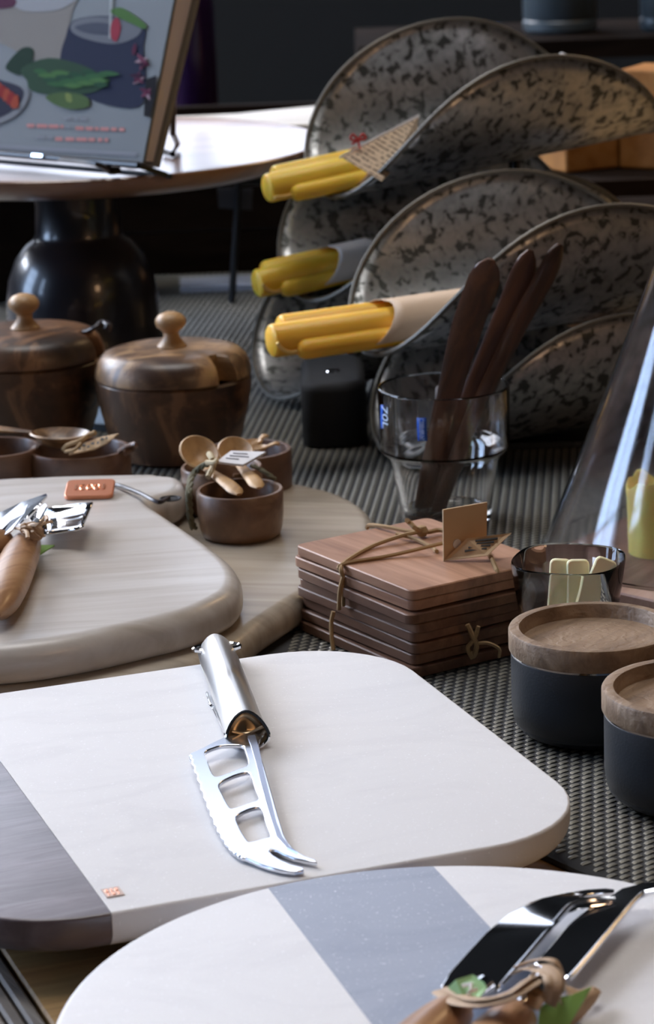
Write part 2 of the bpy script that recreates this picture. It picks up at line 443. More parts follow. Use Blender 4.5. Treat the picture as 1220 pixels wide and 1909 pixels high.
# ------------------------------------------------------------------ MARBLE BOARDS
def feet(root, pts, z1, m=None, r=.005, z0=0.0):
    for p in pts: obj('rubber_foot', lathe([(0, z0), (r, z0), (r, z1), (0, z1)], 16, (p[0], p[1], 0)), m or M['rubber'], root)
K = 1.0113
tA = radians(19.6); tu = Vector((cos(tA), sin(tA), 0)); tv = Vector((-sin(tA), cos(tA), 0))
def UV(u, v): return tu*u+tv*v
u0, u1, v0, v1, us = .152*K, .387*K, .7965*K, 1.0335*K, .2035*K
ZB0, ZB1 = .0115, .026
root = thing('marble_serving_board', 'rectangular white marble board with walnut end, holding the openwork cheese knife', 'serving board', tuple(UV(.25, .9)))
rr = roundrect(u0, v0, u1, v1, .048, 10)
def split_outline(pts, cut, keep_right):
    out = []
    n = len(pts)
    for i in range(n):
        a, b_ = pts[i], pts[(i+1) % n]
        ina = (a.x >= cut) == keep_right; inb = (b_.x >= cut) == keep_right
        if ina: out.append(a)
        if ina != inb:
            t = (cut-a.x)/(b_.x-a.x); out.append(a+(b_-a)*t)
    return out
def board_half(pts, cut, keep_right, rings, z_off=0):
    """scale rings about full outline by inset using normals of the full outline, then clip"""
    p = pts; n = len(p); 
    nor = []
    for i in range(n):
        t = (p[(i+1) % n]-p[i-1]).normalized(); nor.append(Vector((t.y, -t.x, 0)))
    ringpts = []
    for ins, z in rings:
        q = [p[i]-nor[i]*ins for i in range(n)]
        q = split_outline(q, cut, keep_right)
        ringpts.append([Vector((a.x, a.y, z)) for a in q])
    m = len(ringpts[0])
    assert all(len(r) == m for r in ringpts)
    V = [tu*a.x+tv*a.y+Vector((0,0,a.z)) for r in ringpts for a in r]; F = []
    for k in range(len(ringpts)-1):
        for i in range(m): F.append((k*m+i, k*m+(i+1) % m, (k+1)*m+(i+1) % m, (k+1)*m+i))
    F.append(tuple(range(m-1, -1, -1))); F.append(tuple((len(ringpts)-1)*m+i for i in range(m)))
    return V, F
rg = round_rings(ZB0, ZB1, .009, .0012, 6)
# densify straight edges so clipping keeps equal counts
obj('marble_slab', board_half(rr, us, True, rg), M['marble'], root, angle=50)
obj('walnut_end', board_half(rr, us-.0002, False, rg), M['walnut'], root, angle=50)['label'] = 'brown walnut end of the board'
feet(root, [UV(u0+.04, v0+.04), UV(u1-.04, v0+.05), UV(u1-.04, v1-.04), UV(u0+.04, v1-.04)], ZB0+.0003, z0=ZM)
c = P(210, 1663, ZB1+.0003)
lg = obox(c, tu, tv, (0,0,1), .0062, .0075, .0003)
obj('maker_stamp', lg, mat('pale_copper_stamp', (.62,.47,.40), .4, .3), root, smooth=False)
st = []
for i in range(3):
    for j in range(2): st.append(obox(c+tu*(-.0018+.0017*i)+tv*(-.0018+.003*j)+Vector((0,0,.0003)), (tu+tv*(.3 if j else -.3)).normalized(), tv, (0,0,1), .0005+.0007*((i+j) % 2), .0021, .0003))
obj('stamp_lettering', joing(*st), M['copper_lit'], root, smooth=False)
# round board
rc = Vector((.0314, .738, 0)); RR = .1194; ZR0, ZR1 = .0100, .0270
root = thing('round_marble_board', 'round white marble board with a broad grey stripe, nearest the camera', 'serving board', tuple(rc))
s1 = P(500, 1655, ZR1); s2 = P(690, 1905, ZR1); s3 = P(812, 1610, ZR1); s4 = P(925, 1740, ZR1)
sdv = (s1-s2).normalized(); snv = Vector((-sdv.y, sdv.x, 0)); 
if snv.x < 0: snv = -snv
oa = (s1-rc).dot(snv); ob = (s4-rc).dot(snv)
def disc_part(lo, hi):
    prof = round_rings(ZR0, ZR1, .008, .002, 5); V = []; F = []; m = None; rings = []
    for ins, z in prof:
        r = RR-ins; A = max(-r*.99999, min(r*.99999, lo)); B = max(-r*.99999, min(r*.99999, hi)); N = 40; ring = []
        for k in range(N+1):
            x = A+(B-A)*k/N; th = math.acos(A/r)+(math.acos(B/r)-math.acos(A/r))*k/N
            ring.append((r*cos(th), r*sin(th)))
        for k in range(N+1):
            th = math.acos(B/r)+(math.acos(A/r)-math.acos(B/r))*k/N
            ring.append((r*cos(th), -r*sin(th)))
        rings.append([rc+snv*a+sdv*b_+Vector((0,0,z)) for a, b_ in ring])
    m = len(rings[0]); V = [q for r_ in rings for q in r_]
    for k in range(len(rings)-1):
        for i in range(m): F.append((k*m+i, k*m+(i+1) % m, (k+1)*m+(i+1) % m, (k+1)*m+i))
    F.append(tuple(range(m-1, -1, -1))); F.append(tuple((len(rings)-1)*m+i for i in range(m)))
    return V, F
obj('marble_slab', disc_part(-RR, oa), M['marble'], root, angle=50)
obj('grey_marble_inlay', disc_part(oa+.00005, ob-.00005), M['marble_grey'], root, angle=50)['label'] = 'blue-grey marble stripe across the board'
obj('marble_slab', disc_part(ob, RR), M['marble'], root, angle=50)
feet(root, [rc+Vector((.07*cos(a), .07*sin(a), 0)) for a in (.8, 2.4, 3.9, 5.5)], ZR0+.0003, z0=0.0005)
# ------------------------------------------------------------------ GREY WOOD BOARDS
ZL0, ZL1 = .0024, .018
low = [P(x, y, .010) for x, y in [(533,924),(600,932),(650,948),(690,975),(700,1010),(672,1060),(600,1120),(551,1152),(492,1192),(452,1224),(370,1262),(200,1300)]]
low += [Vector(q) for q in [(-.16,1.085,0),(-.22,1.09,0),(-.26,1.15,0),(-.26,1.25,0),(-.20,1.33,0),(-.12,1.385,0),(-.06,1.405,0)]]
root = thing('lower_wood_board', 'large tan-grey wooden board lying beneath the grey board and the twin pinch bowl', 'serving board', tuple(P(400,1100,0)))
obj('board_body', slab(smooth_closed(low, 8), round_rings(ZL0, ZL1, .006, .008, 5)), M['low_wood'], root, angle=60)
ZU0, ZU1 = ZL1+.0004, .0365
up_ = [P(x, y, .030) for x, y in [(0,910),(60,907),(123,904),(211,902),(290,901)]]
up_ += [Vector(q) for q in [(-.087,1.3835,0),(-.0765,1.377,0),(-.0725,1.362,0),(-.0750,1.346,0),(-.0815,1.336,0),(-.0875,1.329,0),(-.0872,1.320,0)]]
up_ += [P(x, y, .026) for x, y in [(322,997),(393,1046),(433,1078),(452,1106),(449,1131),(428,1151),(369,1179),(295,1199),(147,1232),(0,1251)]]
up_ += [Vector(q) for q in [(-.19,1.09,0),(-.245,1.12,0),(-.275,1.2,0),(-.27,1.3,0),(-.225,1.375,0)]]
root = thing('grey_wood_board', 'thick grey-washed wooden board with rounded edge and handle, under the cheese tools', 'serving board', tuple(P(150,1050,ZU0)))
ub = obj('board_body', slab(smooth_closed(up_, 6), round_rings(ZU0, ZU1, .006, .0085, 5)), M['grey_wood'], root, angle=60)
# hanging hole as a dark recessed eyelet, cord, copper tag
hc = P(318, 930, ZU1)
obj('hanging_hole', lathe([(.0052,-.0002),(.0058,.0004),(.0050,.0006),(.0042,-.0001),(.0001,-.0004+.0006)], 24, hc), M['blackmatt'], root)
cord = smooth_open([hc+Vector((-.001,0,.0006)), P(295,936,ZU1+.003), P(262,920,ZU1+.0035), P(222,905,ZU1+.002), P(205,904,ZU1+.0012)], 6)
obj('leather_cord', tube(cord, .0011, 8), M['leather'], root)
a = P(168, 915, ZU1+.0022)
ct = roundrect(-.0125, -.0105, .0125, .0105, .003, 4)
ax = (P(205,903,0)-P(135,905,0)).normalized(); ay = Vector((-ax.y, ax.x, 0))
tagm = slab(ct, [(0,0),(0,.0016),(.0005,.002)])
rotm = Matrix.Rotation(radians(10), 4, 'X')
def place(g_, o_, ax_, ay_, rot=None):
    az_ = ax_.cross(ay_)
    out = []
    for v in g_[0]:
        v = Vector(v)
        if rot: v = rot @ v
        out.append(o_+ax_*v.x+ay_*v.y+az_*v.z)
    return out, g_[1]
cp = obj('copper_tag', place(tagm, a, ax, ay, rotm), M['copper'], root); cp['label'] = 'copper tag with embossed letters'
# embossed letters 'ICOOI'
lt = []
for i, ch in enumerate('ICOOI'):
    cx = -.0072+.0036*i
    if ch == 'I': lt.append(box((cx-.0004,-.003,.002),(cx+.0004,.003,.0025)))
    else:
        a0, a1 = (60, 300) if ch == 'C' else (0, 360)
        arc = [Vector((cx+.0014*cos(radians(a0+(a1-a0)*k/14)), .003*sin(radians(a0+(a1-a0)*k/14)), .0021)) for k in range(15)]
        lt.append(tube(arc, .0004, 5))
obj('embossed_lettering', place(joing(*lt), a, ax, ay, rotm), M['copper_lit'], cp)
# ------------------------------------------------------------------ CHEESE KNIFE
ZK = ZB1+.0095
kn = thing('cheese_knife', 'stainless cheese knife with three blade openings, lying on the rectangular marble board', 'knife', tuple(P(470,1400,ZB1)))
kh = [P(399,1188,ZK), P(404,1210,ZK), P(461,1352,ZK)]
d = (kh[2]-kh[0]).normalized(); sd_ = Vector((d.y, -d.x, 0)); 
if sd_.x < 0: sd_ = -sd_
HL = (kh[2]-kh[0]).length
def tri_ring(c, w_, h_, dz, nx=28, cut=0):
    # rounded triangular section: ridge up, flat bottom
    out = []
    for k in range(nx):
        a = 2*pi*k/nx; s = sin(a); co = cos(a)
        x = w_*co*(1-.28*max(0, s)); z = h_*s if s > 0 else h_*.62*s
        out.append(c+sd_*x+Vector((0,0,z+dz))+d*(cut*(-z*.55)))
    return out
rows = []
for t, wf, hf in ((0,.05,.1),(.005,.5,.5),(.02,.80,.8),(.06,.96,.95),(.15,1.0,1.0),(.4,1.0,1.0),(.75,.98,.98),(.97,1.0,1.0),(1.0,1.0,1.0)):
    cc = kh[0]+d*(HL*t); rows.append(tri_ring(cc, .0083*wf, .0082*hf, -.0042, cut=(1 if t > .9 else 0)))
gk = bridge_grid(rows, True)
n0 = len(gk[0]); 
obj('handle_shell', (gk[0], gk[1]+[tuple(range(27, -1, -1))]), M['steel'], kn, angle=60)
# rim and hollow nose with seam
rim = [v for v in rows[-1]]
obj('handle_rim', tube(rim, .0007, 6, closed=True), M['chrome'], kn)
cen = kh[2]-Vector((0,0,.003))
nose = [[cen+(v-cen)*f+d*o_ for v in rim] for f, o_ in ((1,0),(.86,-.0030),(.66,-.0044),(.40,-.0046),(.18,-.0040),(.03,-.0038))]
gn = bridge_grid(nose, True)
obj('handle_nose', gn, M['steel_end'], kn, angle=60)
obj('nose_seam', tube(smooth_open([cen-sd_*.0060-d*.0012+Vector((0,0,.0006)), cen-d*.0022+Vector((0,0,-.0012)), cen+sd_*.0062-d*.0008+Vector((0,0,.0016))], 5), .0006, 6), M['steel_end'], kn)
# hanging ring at the far end
hr = kh[0]+d*.010-Vector((0,0,.003))
ringp = [hr+sd_*(.0098*cos(2*pi*k/28))+d*(.0045*sin(2*pi*k/28))+Vector((0,0,.0015)) for k in range(28)]
obj('hanging_ring', tube(ringp, .0011, 6, closed=True), M['chrome'], kn)
# blade: outline with holes, triangulated through bmesh fill
ZBL = ZB1+.0055
def zb(px, py): return P(px, py, ZBL-.0032*max(0, min(1, (py-1380)/230)))
outer_px = [(426,1372),(416,1375),(398,1383),(374,1396),(355,1404)]
# serrated edge
edge = [(355,1404),(358,1416),(368,1444),(380,1478),(392,1510),(405,1540),(419,1565),(435,1585),(450,1596),(462,1601)]
es = smooth_open([Vector((x, y, 0)) for x, y in edge], 4)
ser = []
for i, p in enumerate(es):
    k = 4.5 if (i % 2 and i < len(es)-3) else 0
    ser.append((p.x-k*.8, p.y+k*.35))
outer_px += ser[1:]
outer_px += [(480,1609),(500,1616),(525,1622),(550,1625),(567,1622),(565,1617),(545,1612),(525,1603),(509,1593),(503,1587),(506,1583),(516,1586),(530,1593),(550,1600),(575,1605),(592,1607),(588,1602),(570,1596),(552,1586),(538,1571),(530,1556),(519,1520),(505,1470),(492,1425),(484,1402),(481,1390),(485,1378),(493,1368),(497,1358),(488,1352),(470,1358),(450,1366)]
holes_px = [[(383,1402),(400,1393),(418,1389),(450,1389),(456,1398),(462,1424),(442,1434),(410,1446),(398,1444),(388,1420)],
            [(409,1462),(430,1448),(455,1440),(466,1442),(475,1470),(481,1489),(460,1498),(436,1506),(428,1504),(416,1482)],
            [(441,1523),(455,1512),(475,1505),(487,1506),(494,1530),(503,1557),(490,1563),(468,1569),(461,1566),(448,1545)]]
def fill_plate(outer, holes, th, fz):
    bm = bmesh.new(); loops = []
    for lp in [outer]+holes:
        vs = [bm.verts.new(q) for q in lp]
        es_ = [bm.edges.new((vs[i], vs[(i+1) % len(vs)])) for i in range(len(vs))]
        loops.append((vs, es_))
    bmesh.ops.triangle_fill(bm, use_beauty=True, use_dissolve=False, edges=[e for l in loops for e in l[1]])
    bm.verts.ensure_lookup_table(); bm.verts.index_update()
    V = [v.co.copy() for v in bm.verts]; F = [tuple(v.index for v in f.verts) for f in bm.faces]; n = len(V)
    V2 = V+[v-Vector((0,0,th)) for v in V]
    F2 = F+[tuple(i+n for i in reversed(f)) for f in F]
    for vs, _ in loops:
        ids = [v.index for v in vs]
        for i in range(len(ids)): a_, b_ = ids[i], ids[(i+1) % len(ids)]; F2.append((a_, b_, b_+n, a_+n))
    bm.free(); return V2, F2
hs = []
for h in holes_px:
    hs.append(smooth_closed([zb(x, y) for x, y in h], 3))
bl = obj('blade', fill_plate([zb(x, y) for x, y in outer_px], hs, .0016, 1), M['blade'], kn, angle=30)
bev = bl.modifiers.new('bevel', 'BEVEL'); bev.width = .0006; bev.segments = 2; bev.limit_method = 'ANGLE'; bev.angle_limit = radians(50)
# raised spine flat along the right of the blade
spine = [(476,1372),(484,1400),(492,1440),(505,1490),(516,1535),(527,1562),(540,1580),(556,1592),(534,1582),(516,1562),(500,1510),(489,1470),(478,1425),(468,1390),(462,1374)]
sp = [zb(x, y)+Vector((0,0,.0003)) for x, y in spine]
M['blade2'] = mat('brushed_blade_spine', (.50,.54,.66), .38, 1.0)
obj('blade_spine', sheet(sp, (0,0,1), .0005), M['blade2'], kn, smooth=False)
# small plastic tie on the board side of the handle
ht = smooth_open([P(386,1292,ZB1+.0012), P(392,1312,ZB1+.002), P(398,1320,ZB1+.001), P(410,1345,ZB1+.0012), P(420,1368,ZB1+.002)], 4)
obj('clear_tie', tube(ht, .0006, 6), M['glass'], kn)
# ------------------------------------------------------------------ CHEESE TOOLS, FRONT RIGHT
def blade_obj(name, px, z, th, m, root, hl=None, smoothn=3):
    pts = [P(x, y, (z(x, y) if callable(z) else z)) for x, y in px]
    o = obj(name, fill_plate(pts, [], th, 1), m, root, angle=30)
    b_ = o.modifiers.new('bevel', 'BEVEL'); b_.width = .0005; b_.segments = 2; b_.limit_method = 'ANGLE'; b_.angle_limit = radians(50)
    return o
t1 = thing('cheese_tool_set', 'pair of chrome cheese tools with wooden handles tied by raffia, on the round board', 'knife set', tuple(P(950,1840,ZR1)))
zA = lambda x, y: ZR1+.008-.004*max(0, (x-820)/330)+(.0035 if x > 1000 and y > 1668 else 0)
bA = blade_obj('forked_knife_blade', [(822,1838),(838,1812),(868,1778),(905,1738),(945,1706),(975,1687),(1010,1673),(1050,1665),(1095,1657),(1130,1655),(1147,1657),(1145,1662),(1120,1664),(1090,1668),(1084,1672),(1100,1671),(1120,1669),(1146,1674),(1143,1681),(1110,1684),(1080,1688),(1058,1698),(1035,1722),(1000,1764),(970,1800),(938,1838),(925,1846),(880,1848)], zA, .0016, M['chrome'], t1)
bA['label'] = 'wide forked chrome blade'
for s_ in (((1147,1676),(1110,1676),(1075,1683),(1053,1698),(1000,1762),(935,1838)),):
    obj('bright_edge', tube(smooth_open([P(x, y, zA(x, y)+.0006) for x, y in s_], 6), .0009, 6), M['blade'], bA)
zB = lambda x, y: ZR1+.0065+.004*max(0, (x-1100)/200)
bB = blade_obj('fork_blade', [(996,1796),(1022,1768),(1060,1722),(1100,1690),(1140,1668),(1160,1655),(1200,1645),(1240,1640),(1300,1636),(1300,1650),(1250,1655),(1215,1660),(1190,1670),(1178,1682),(1160,1706),(1130,1742),(1095,1785),(1068,1818),(1054,1824),(1046,1815)], zB, .0016, M['chrome'], t1)
obj('bright_edge', tube(smooth_open([P(x, y, zB(x, y)+.0005) for x, y in ((1300,1651),(1215,1662),(1188,1676),(1130,1745),(1068,1818),(1056,1823))], 6), .0009, 6), M['blade'], bB)
def handle(name, a, b_, r, m, root, flat=.85):
    n = 14; pts = [a+(b_-a)*i/n for i in range(n+1)]
    pr = [0.35,.72,.86,.93,.98,1.0,1.02,1.04,1.05,1.05,1.03,1.0,.92,.75,.3]
    return obj(name, tube(pts, [r*q for q in pr], 20, flat), m, root, angle=60)
handle('wood_handle', P(862,1872,ZR1+.0078), P(640,2080,ZR1+.0078), .0088, M['handle'], t1)
handle('wood_handle', P(975,1882,ZR1+.0080), P(800,2085,ZR1+.0078), .0090, M['handle'], t1)
def ferrule(a, b_, r): obj('ferrule', tube([a, b_], r, 12), M['chrome'], t1)
ferrule(P(905,1838,ZR1+.008), P(860,1874,ZR1+.0075), .0036); ferrule(P(1015,1825,ZR1+.008), P(972,1884,ZR1+.008), .0036)
rib = []
def ribbon(px, wd, root, m=None, name='raffia_ribbon', fl=.25):
    pts = smooth_open([P(x, y, z) for x, y, z in px], 6)
    rib.append(tube(pts, wd, 8, fl))
z_ = ZR1
RB_ = [([(828,1848,.009),(862,1868,.015),(905,1872,.018),(950,1862,.020),(990,1838,.021),(1018,1822,.018)], .0040),
  ([(835,1842,.010),(880,1862,.018),(930,1858,.021),(975,1838,.022),(1005,1822,.021)], .0022),
  ([(905,1866,.018),(950,1850,.022),(985,1826,.023),(1012,1818,.020)], .0018),
  ([(966,1802,.012),(990,1792,.018),(1022,1788,.022),(1044,1800,.021),(1052,1826,.014),(1050,1842,.009)], .0017),
  ([(972,1808,.013),(1000,1800,.021),(1030,1802,.024),(1046,1820,.019),(1043,1850,.010)], .0014),
  ([(985,1828,.018),(1008,1806,.023),(1032,1812,.024),(1036,1842,.022),(1026,1872,.015)], .0020),
  ([(1000,1826,.020),(1018,1816,.025),(1024,1838,.024),(1018,1868,.017)], .0014),
  ([(958,1815,.011),(982,1806,.018),(1012,1814,.024),(1036,1836,.020),(1046,1868,.010)], .0013),
  ([(990,1840,.019),(1000,1858,.019),(990,1878,.017)], .0026),
  ([(1056,1842,.009),(1086,1852,.007),(1115,1846,.005),(1090,1880,.003),(1060,1908,.002)], .0020),
  ([(1060,1850,.006),(1088,1862,.005),(1112,1850,.004)], .0012)]
for q_, w_ in RB_: ribbon([(x, y, z_+z) for x, y, z in q_], w_, t1, fl=.22)
obj('raffia_ribbon', joing(*rib), M['raffia'], t1, angle=60)
gt = sheet([P(836,1842,z_+.016), P(850,1828,z_+.019), P(882,1818,z_+.020), P(903,1833,z_+.019), P(908,1842,z_+.018), P(893,1862,z_+.016), P(865,1861,z_+.015)], (0,-.3,1), .0006)
M['green_pale'] = mat('pale_green_tag', (.36,.60,.27), .45)
g1 = obj('green_tag', gt, M['green_pale'], t1, smooth=False)
obj('tag_print', joing(tube([P(862,1838,z_+.0195), P(880,1834,z_+.0203), P(878,1846,z_+.0192)], .0006, 5), tube([P(872,1852,z_+.0182), P(890,1843,z_+.0192)], .0006, 5)), M['wrap_white'], g1)
obj('green_tag', sheet([P(1003,1909,z_+.004), P(1008,1880,z_+.007), P(1030,1862,z_+.009), P(1068,1856,z_+.009), P(1103,1840,z_+.010), P(1085,1872,z_+.006), P(1050,1930,z_+.001)], (0,-.1,1), .0006), M['green'], t1, smooth=False)['label'] = 'darker green tag at the right'
# ------------------------------------------------------------------ CHEESE TOOLS, LEFT
t2 = thing('cheese_tool_set', 'tied cheese tools with brown handles and a chrome cheese shovel, on the grey wood board', 'knife set', tuple(P(60,1030,ZU1)))
zs = ZU1
rowsS = []
L0 = [(78,948),(100,946),(125,943),(150,941),(174,939)]; L1 = [(80,1000),(104,996),(128,992),(145,990),(156,984)]
for i in range(9):
    t = i/8; k = t*4; i0 = min(3, int(k)); f = k-i0
    a = Vector((*L0[i0], 0))*(1-f)+Vector((*L0[i0+1], 0))*f; b_ = Vector((*L1[i0], 0))*(1-f)+Vector((*L1[i0+1], 0))*f
    row = []
    for j in range(9):
        s = j/8; q = a*(1-s)+b_*s
        row.append(P(q.x, q.y, zs+.010-.0045*math.sin(pi*s)*(1-.5*t)-.004*(1-t)+.001*t))
    rowsS.append(row)
gs = bridge_grid(rowsS)
so = obj('shovel_blade', gs, M['chrome'], t2, angle=60); sm = so.modifiers.new('thickness', 'SOLIDIFY'); sm.thickness = .0012; sm.offset = -1
obj('knife_blade', sheet([P(-60,985,zs+.012), P(-10,962,zs+.013), P(40,938,zs+.014), P(86,922,zs+.015), P(88,926,zs+.015), P(60,955,zs+.013), P(35,978,zs+.012), P(0,1000,zs+.011), P(-60,1020,zs+.010)], (0.1,-.2,1), .0012), M['chrome'], t2, smooth=False)
obj('fork_blade', sheet([P(-8,1000,zs+.016), P(20,972,zs+.018), P(52,941,zs+.020), P(44,960,zs+.019), P(22,990,zs+.017), P(0,1004,zs+.015)], (.1,-.3,1), .001), M['blade'], t2, smooth=False)
obj('fork_blade', sheet([P(55,968,zs+.011), P(70,950,zs+.014), P(84,940,zs+.016), P(88,944,zs+.016), P(82,962,zs+.014), P(66,980,zs+.011)], (.1,-.4,1), .001), M['chrome'], t2, smooth=False)
handle('wood_handle', P(54,1000,zs+.0085), P(-10,1145,zs+.0088), .0092, M['handle'], t2)
handle('wood_handle', P(14,1000,zs+.012), P(-130,1080,zs+.010), .0085, M['handle'], t2)
obj('ferrule', tube([P(72,980,zs+.009), P(50,1008,zs+.0085)], .0042, 12), M['chrome'], t2)
tw = []
kx = P(60, 990, zs+.018)
for i in range(6):
    a0 = random.uniform(0, 6.28); rr_ = .004+random.uniform(0, .002)
    tw.append(tube([kx+Vector((rr_*cos(a0+k*.55), rr_*.7*sin(a0+k*.55), .003*sin(k*.7+i))) for k in range(11)], .0009, 6))
for q in ([(62,985,.019),(75,975,.024),(85,962,.026),(88,970,.027)], [(45,995,.018),(55,980,.021),(70,978,.022),(96,972,.020)], [(60,990,.02),(72,1000,.016),(82,998,.010)], [(30,985,.016),(48,990,.02),(52,1003,.019)]):
    tw.append(tube(smooth_open([P(x, y, zs+z) for x, y, z in q], 5), .0011, 6, .6))
obj('twine_knot', joing(*tw), M['raffia'], t2)
obj('green_tag', sheet([P(60,1040,zs+.001), P(66,1017,zs+.005), P(102,1017,zs+.004), P(64,1041,zs+.001)], (0,0,1), .0006), M['green'], t2, smooth=False)
# ------------------------------------------------------------------ COASTERS
CT = .0430; th = .0047
cn = [P(540,1012,CT), P(764,1098,CT), P(1030,1047,CT), P(808,965,CT)]
cc = sum(cn, Vector())/4; cc.z = 0; ea = ((cn[1]-cn[0])+(cn[2]-cn[3]))/2; eb = ((cn[3]-cn[0])+(cn[2]-cn[1]))/2
la, lb = ea.length, eb.length; ea.normalize(); eb = Vector((-ea.y, ea.x, 0))
def coaster_set(label, tgt, z0, cen_, jit, m, n=4, gap=.0006, rots=(0,0,0,0)):
    root = thing('coaster_set', label, 'coasters', (cen_.x, cen_.y, z0), 'tied stacks of square wooden coasters')
    for i in range(n):
        rot = Matrix.Rotation(rots[i], 4, 'Z')
        g_ = slab(roundrect(-la/2, -lb/2, la/2, lb/2, .004, 4), [(.0004, 0), (0, .0004), (0, th-.0005), (.0005, th)])
        V = [cen_+ea*((rot@v).x+jit[i][0])+eb*((rot@v).y+jit[i][1])+Vector((0,0,z0+i*(th+gap)+v.z)) for v in g_[0]]
        obj('coaster', (V, g_[1]), m[i], root, angle=40)
    return root
z0a = ZM; z0b = z0a+4*(th+.0003)
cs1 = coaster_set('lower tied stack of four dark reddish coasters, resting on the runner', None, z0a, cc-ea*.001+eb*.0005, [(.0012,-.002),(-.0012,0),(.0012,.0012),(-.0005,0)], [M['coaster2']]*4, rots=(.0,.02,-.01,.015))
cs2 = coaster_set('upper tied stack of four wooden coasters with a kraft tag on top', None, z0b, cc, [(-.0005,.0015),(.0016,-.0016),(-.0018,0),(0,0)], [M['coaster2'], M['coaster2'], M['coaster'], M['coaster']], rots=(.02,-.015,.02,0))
CT = z0b+4*(th+.0003)-.0003
# strings
def corner(u, v, z, c0=cc): return c0+ea*(u*la/2)+eb*(v*lb/2)+Vector((0,0,z))
zt = CT+.0011
f = 1.02
lp = [corner(-.12,-1.03,z0b+.001), corner(-.12,-1.03,CT-.004), corner(-.12,-1.02,zt), corner(-.02,-.4,zt+.001), corner(.12,.25,zt+.004)]
obj('string', tube(smooth_open([corner(-.12,.9,z0b-.0),corner(-.12,-1.0,z0b-.0003)]+lp, 5) if False else smooth_open(lp, 5), .0010, 6), M['twine'], cs2)
kq = P(787, 990, CT+.004)
stn = []
stn.append(tube(smooth_open([P(640,1075,CT-.004), P(636,1062,CT-.0005), P(643,1048,CT+.001), P(690,1020,CT+.002), P(745,1000,CT+.0035), kq], 6), .0010, 6))
stn.append(tube(smooth_open([P(640,1075,CT-.004), P(634,1100,CT-.010), P(632,1136,CT-.02)], 4), .0010, 6))
stn.append(tube(smooth_open([kq, P(760,990,CT+.003), P(720,982,CT+.003), P(690,979,CT+.001), P(684,985,CT-.001)], 6), .0010, 6))
stn.append(tube(smooth_open([kq, P(775,985,CT+.008), P(764,974,CT+.010), P(759,970,CT+.012)], 4), .0012, 6))
stn.append(tube(smooth_open([kq, P(800,992,CT+.003), P(830,990,CT+.003), P(900,1020,CT+.002), P(925,1060,CT+.0015), P(926,1075,CT-.002), P(924,1105,CT-.010), P(922,1140,CT-.018)], 5), .0011, 6))
stn.append(tube(smooth_open([P(740,995,CT+.003), P(775,1005,CT+.0025), P(805,1020,CT+.0015), P(815,1028,CT+.002)], 4), .0010, 6))
for g_ in stn: obj('string', g_, M['twine'], cs2)
kb = lathe([(0,-.003),(.002,-.0024),(.0031,0),(.002,.0024),(0,.003)], 12, kq)
obj('string_knot', kb, M['twine'], cs2)
# kraft tags
A = P(826,1046,CT+.0005)
up = Vector((0,0,1))
adir = (P(908,1016,CT)-P(826,1046,CT)); 
p1 = A; q1 = A+up*0; 
tgA = [P(827,1046,CT+.001), PY(826,950,P(827,1046,CT+.001).y), PY(908,936,P(827,1046,CT+.001).y+.012), PY(907,1000,P(827,1046,CT+.001).y+.012)]
nA = (tgA[1]-tgA[0]).cross(tgA[3]-tgA[0])
tg = obj('kraft_tag', sheet(tgA, nA, .0008), M['kraft'], cs2, smooth=False); tg['label'] = 'plain kraft card standing upright'
B0 = tgA[0]
tgB = [B0, PY(871,1004,B0.y+.001), PY(954,994,B0.y+.004), PY(909,1036,B0.y-.004)]
nB = (tgB[2]-tgB[0]).cross(tgB[1]-tgB[3])
tb = obj('kraft_tag', sheet(tgB, nB, .0008), M['kraft'], cs2, smooth=False); tb['label'] = 'kraft card folded down with dark printed lines'
nBn = nB.normalized()
if nBn.y > 0: nBn = -nBn
ln = []
for k in range(4):
    s0 = tgB[0].lerp(tgB[1], .35+.15*k); s1_ = tgB[3].lerp(tgB[2], .35+.15*k)
    ln.append(tube([s0.lerp(s1_, .3)+nBn*.0006, s0.lerp(s1_, .8)+nBn*.0006], .00055, 4))
obj('printed_lines', joing(*ln), M['ink'], tb, smooth=False)
er = tgA[0].lerp(tgA[3], .3).lerp(tgA[1].lerp(tgA[2], .3), .22)
nAn = nA.normalized(); 
if nAn.y > 0: nAn = -nAn
def ringat(c, n_, r, rt, seg=18):
    n_ = n_.normalized(); u_ = n_.orthogonal().normalized(); w_ = n_.cross(u_)
    return tube([c+u_*(r*cos(2*pi*k/seg))+w_*(r*sin(2*pi*k/seg)) for k in range(seg)], rt, 6, closed=True)
def discat(c, n_, r, t_=.0004, seg=18):
    n_ = n_.normalized(); u_ = n_.orthogonal().normalized(); w_ = n_.cross(u_)
    return sheet([c+u_*(r*cos(2*pi*k/seg))+w_*(r*sin(2*pi*k/seg)) for k in range(seg)], n_, t_)
obj('tag_eyelet', discat(er+nAn*.0006, nAn, .0022), M['card_white'], tg)
# lower stack string and bow
s2 = [tube(smooth_open([P(622,1140,z0b-.001), P(618,1160,z0b-.006), P(619,1190,z0b-.013), P(622,1212,z0a+.002)], 4), .0010, 6)]
fb = P(880, 1178, z0b-.003); 
def off(p, dx, dz): return p+ea*0+eb*0+Vector((dx,-.0015,dz))
s2.append(tube(smooth_open([off(fb,-.002,.004), off(fb,.0005,-.002), off(fb,.002,-.006), off(fb,.0005,-.011), off(fb,-.001,-.009)], 5), .0012, 6))
s2.append(tube(smooth_open([off(fb,.003,.003), off(fb,.001,-.003), off(fb,-.002,-.007), off(fb,.000,-.012)], 5), .0010, 6))
s2.append(tube(smooth_open([off(fb,.001,-.005), off(fb,.007,-.005), off(fb,.012,-.008), off(fb,.012,-.012)], 5), .0008, 6))
for g_ in s2: obj('string', g_, M['twine'], cs1)
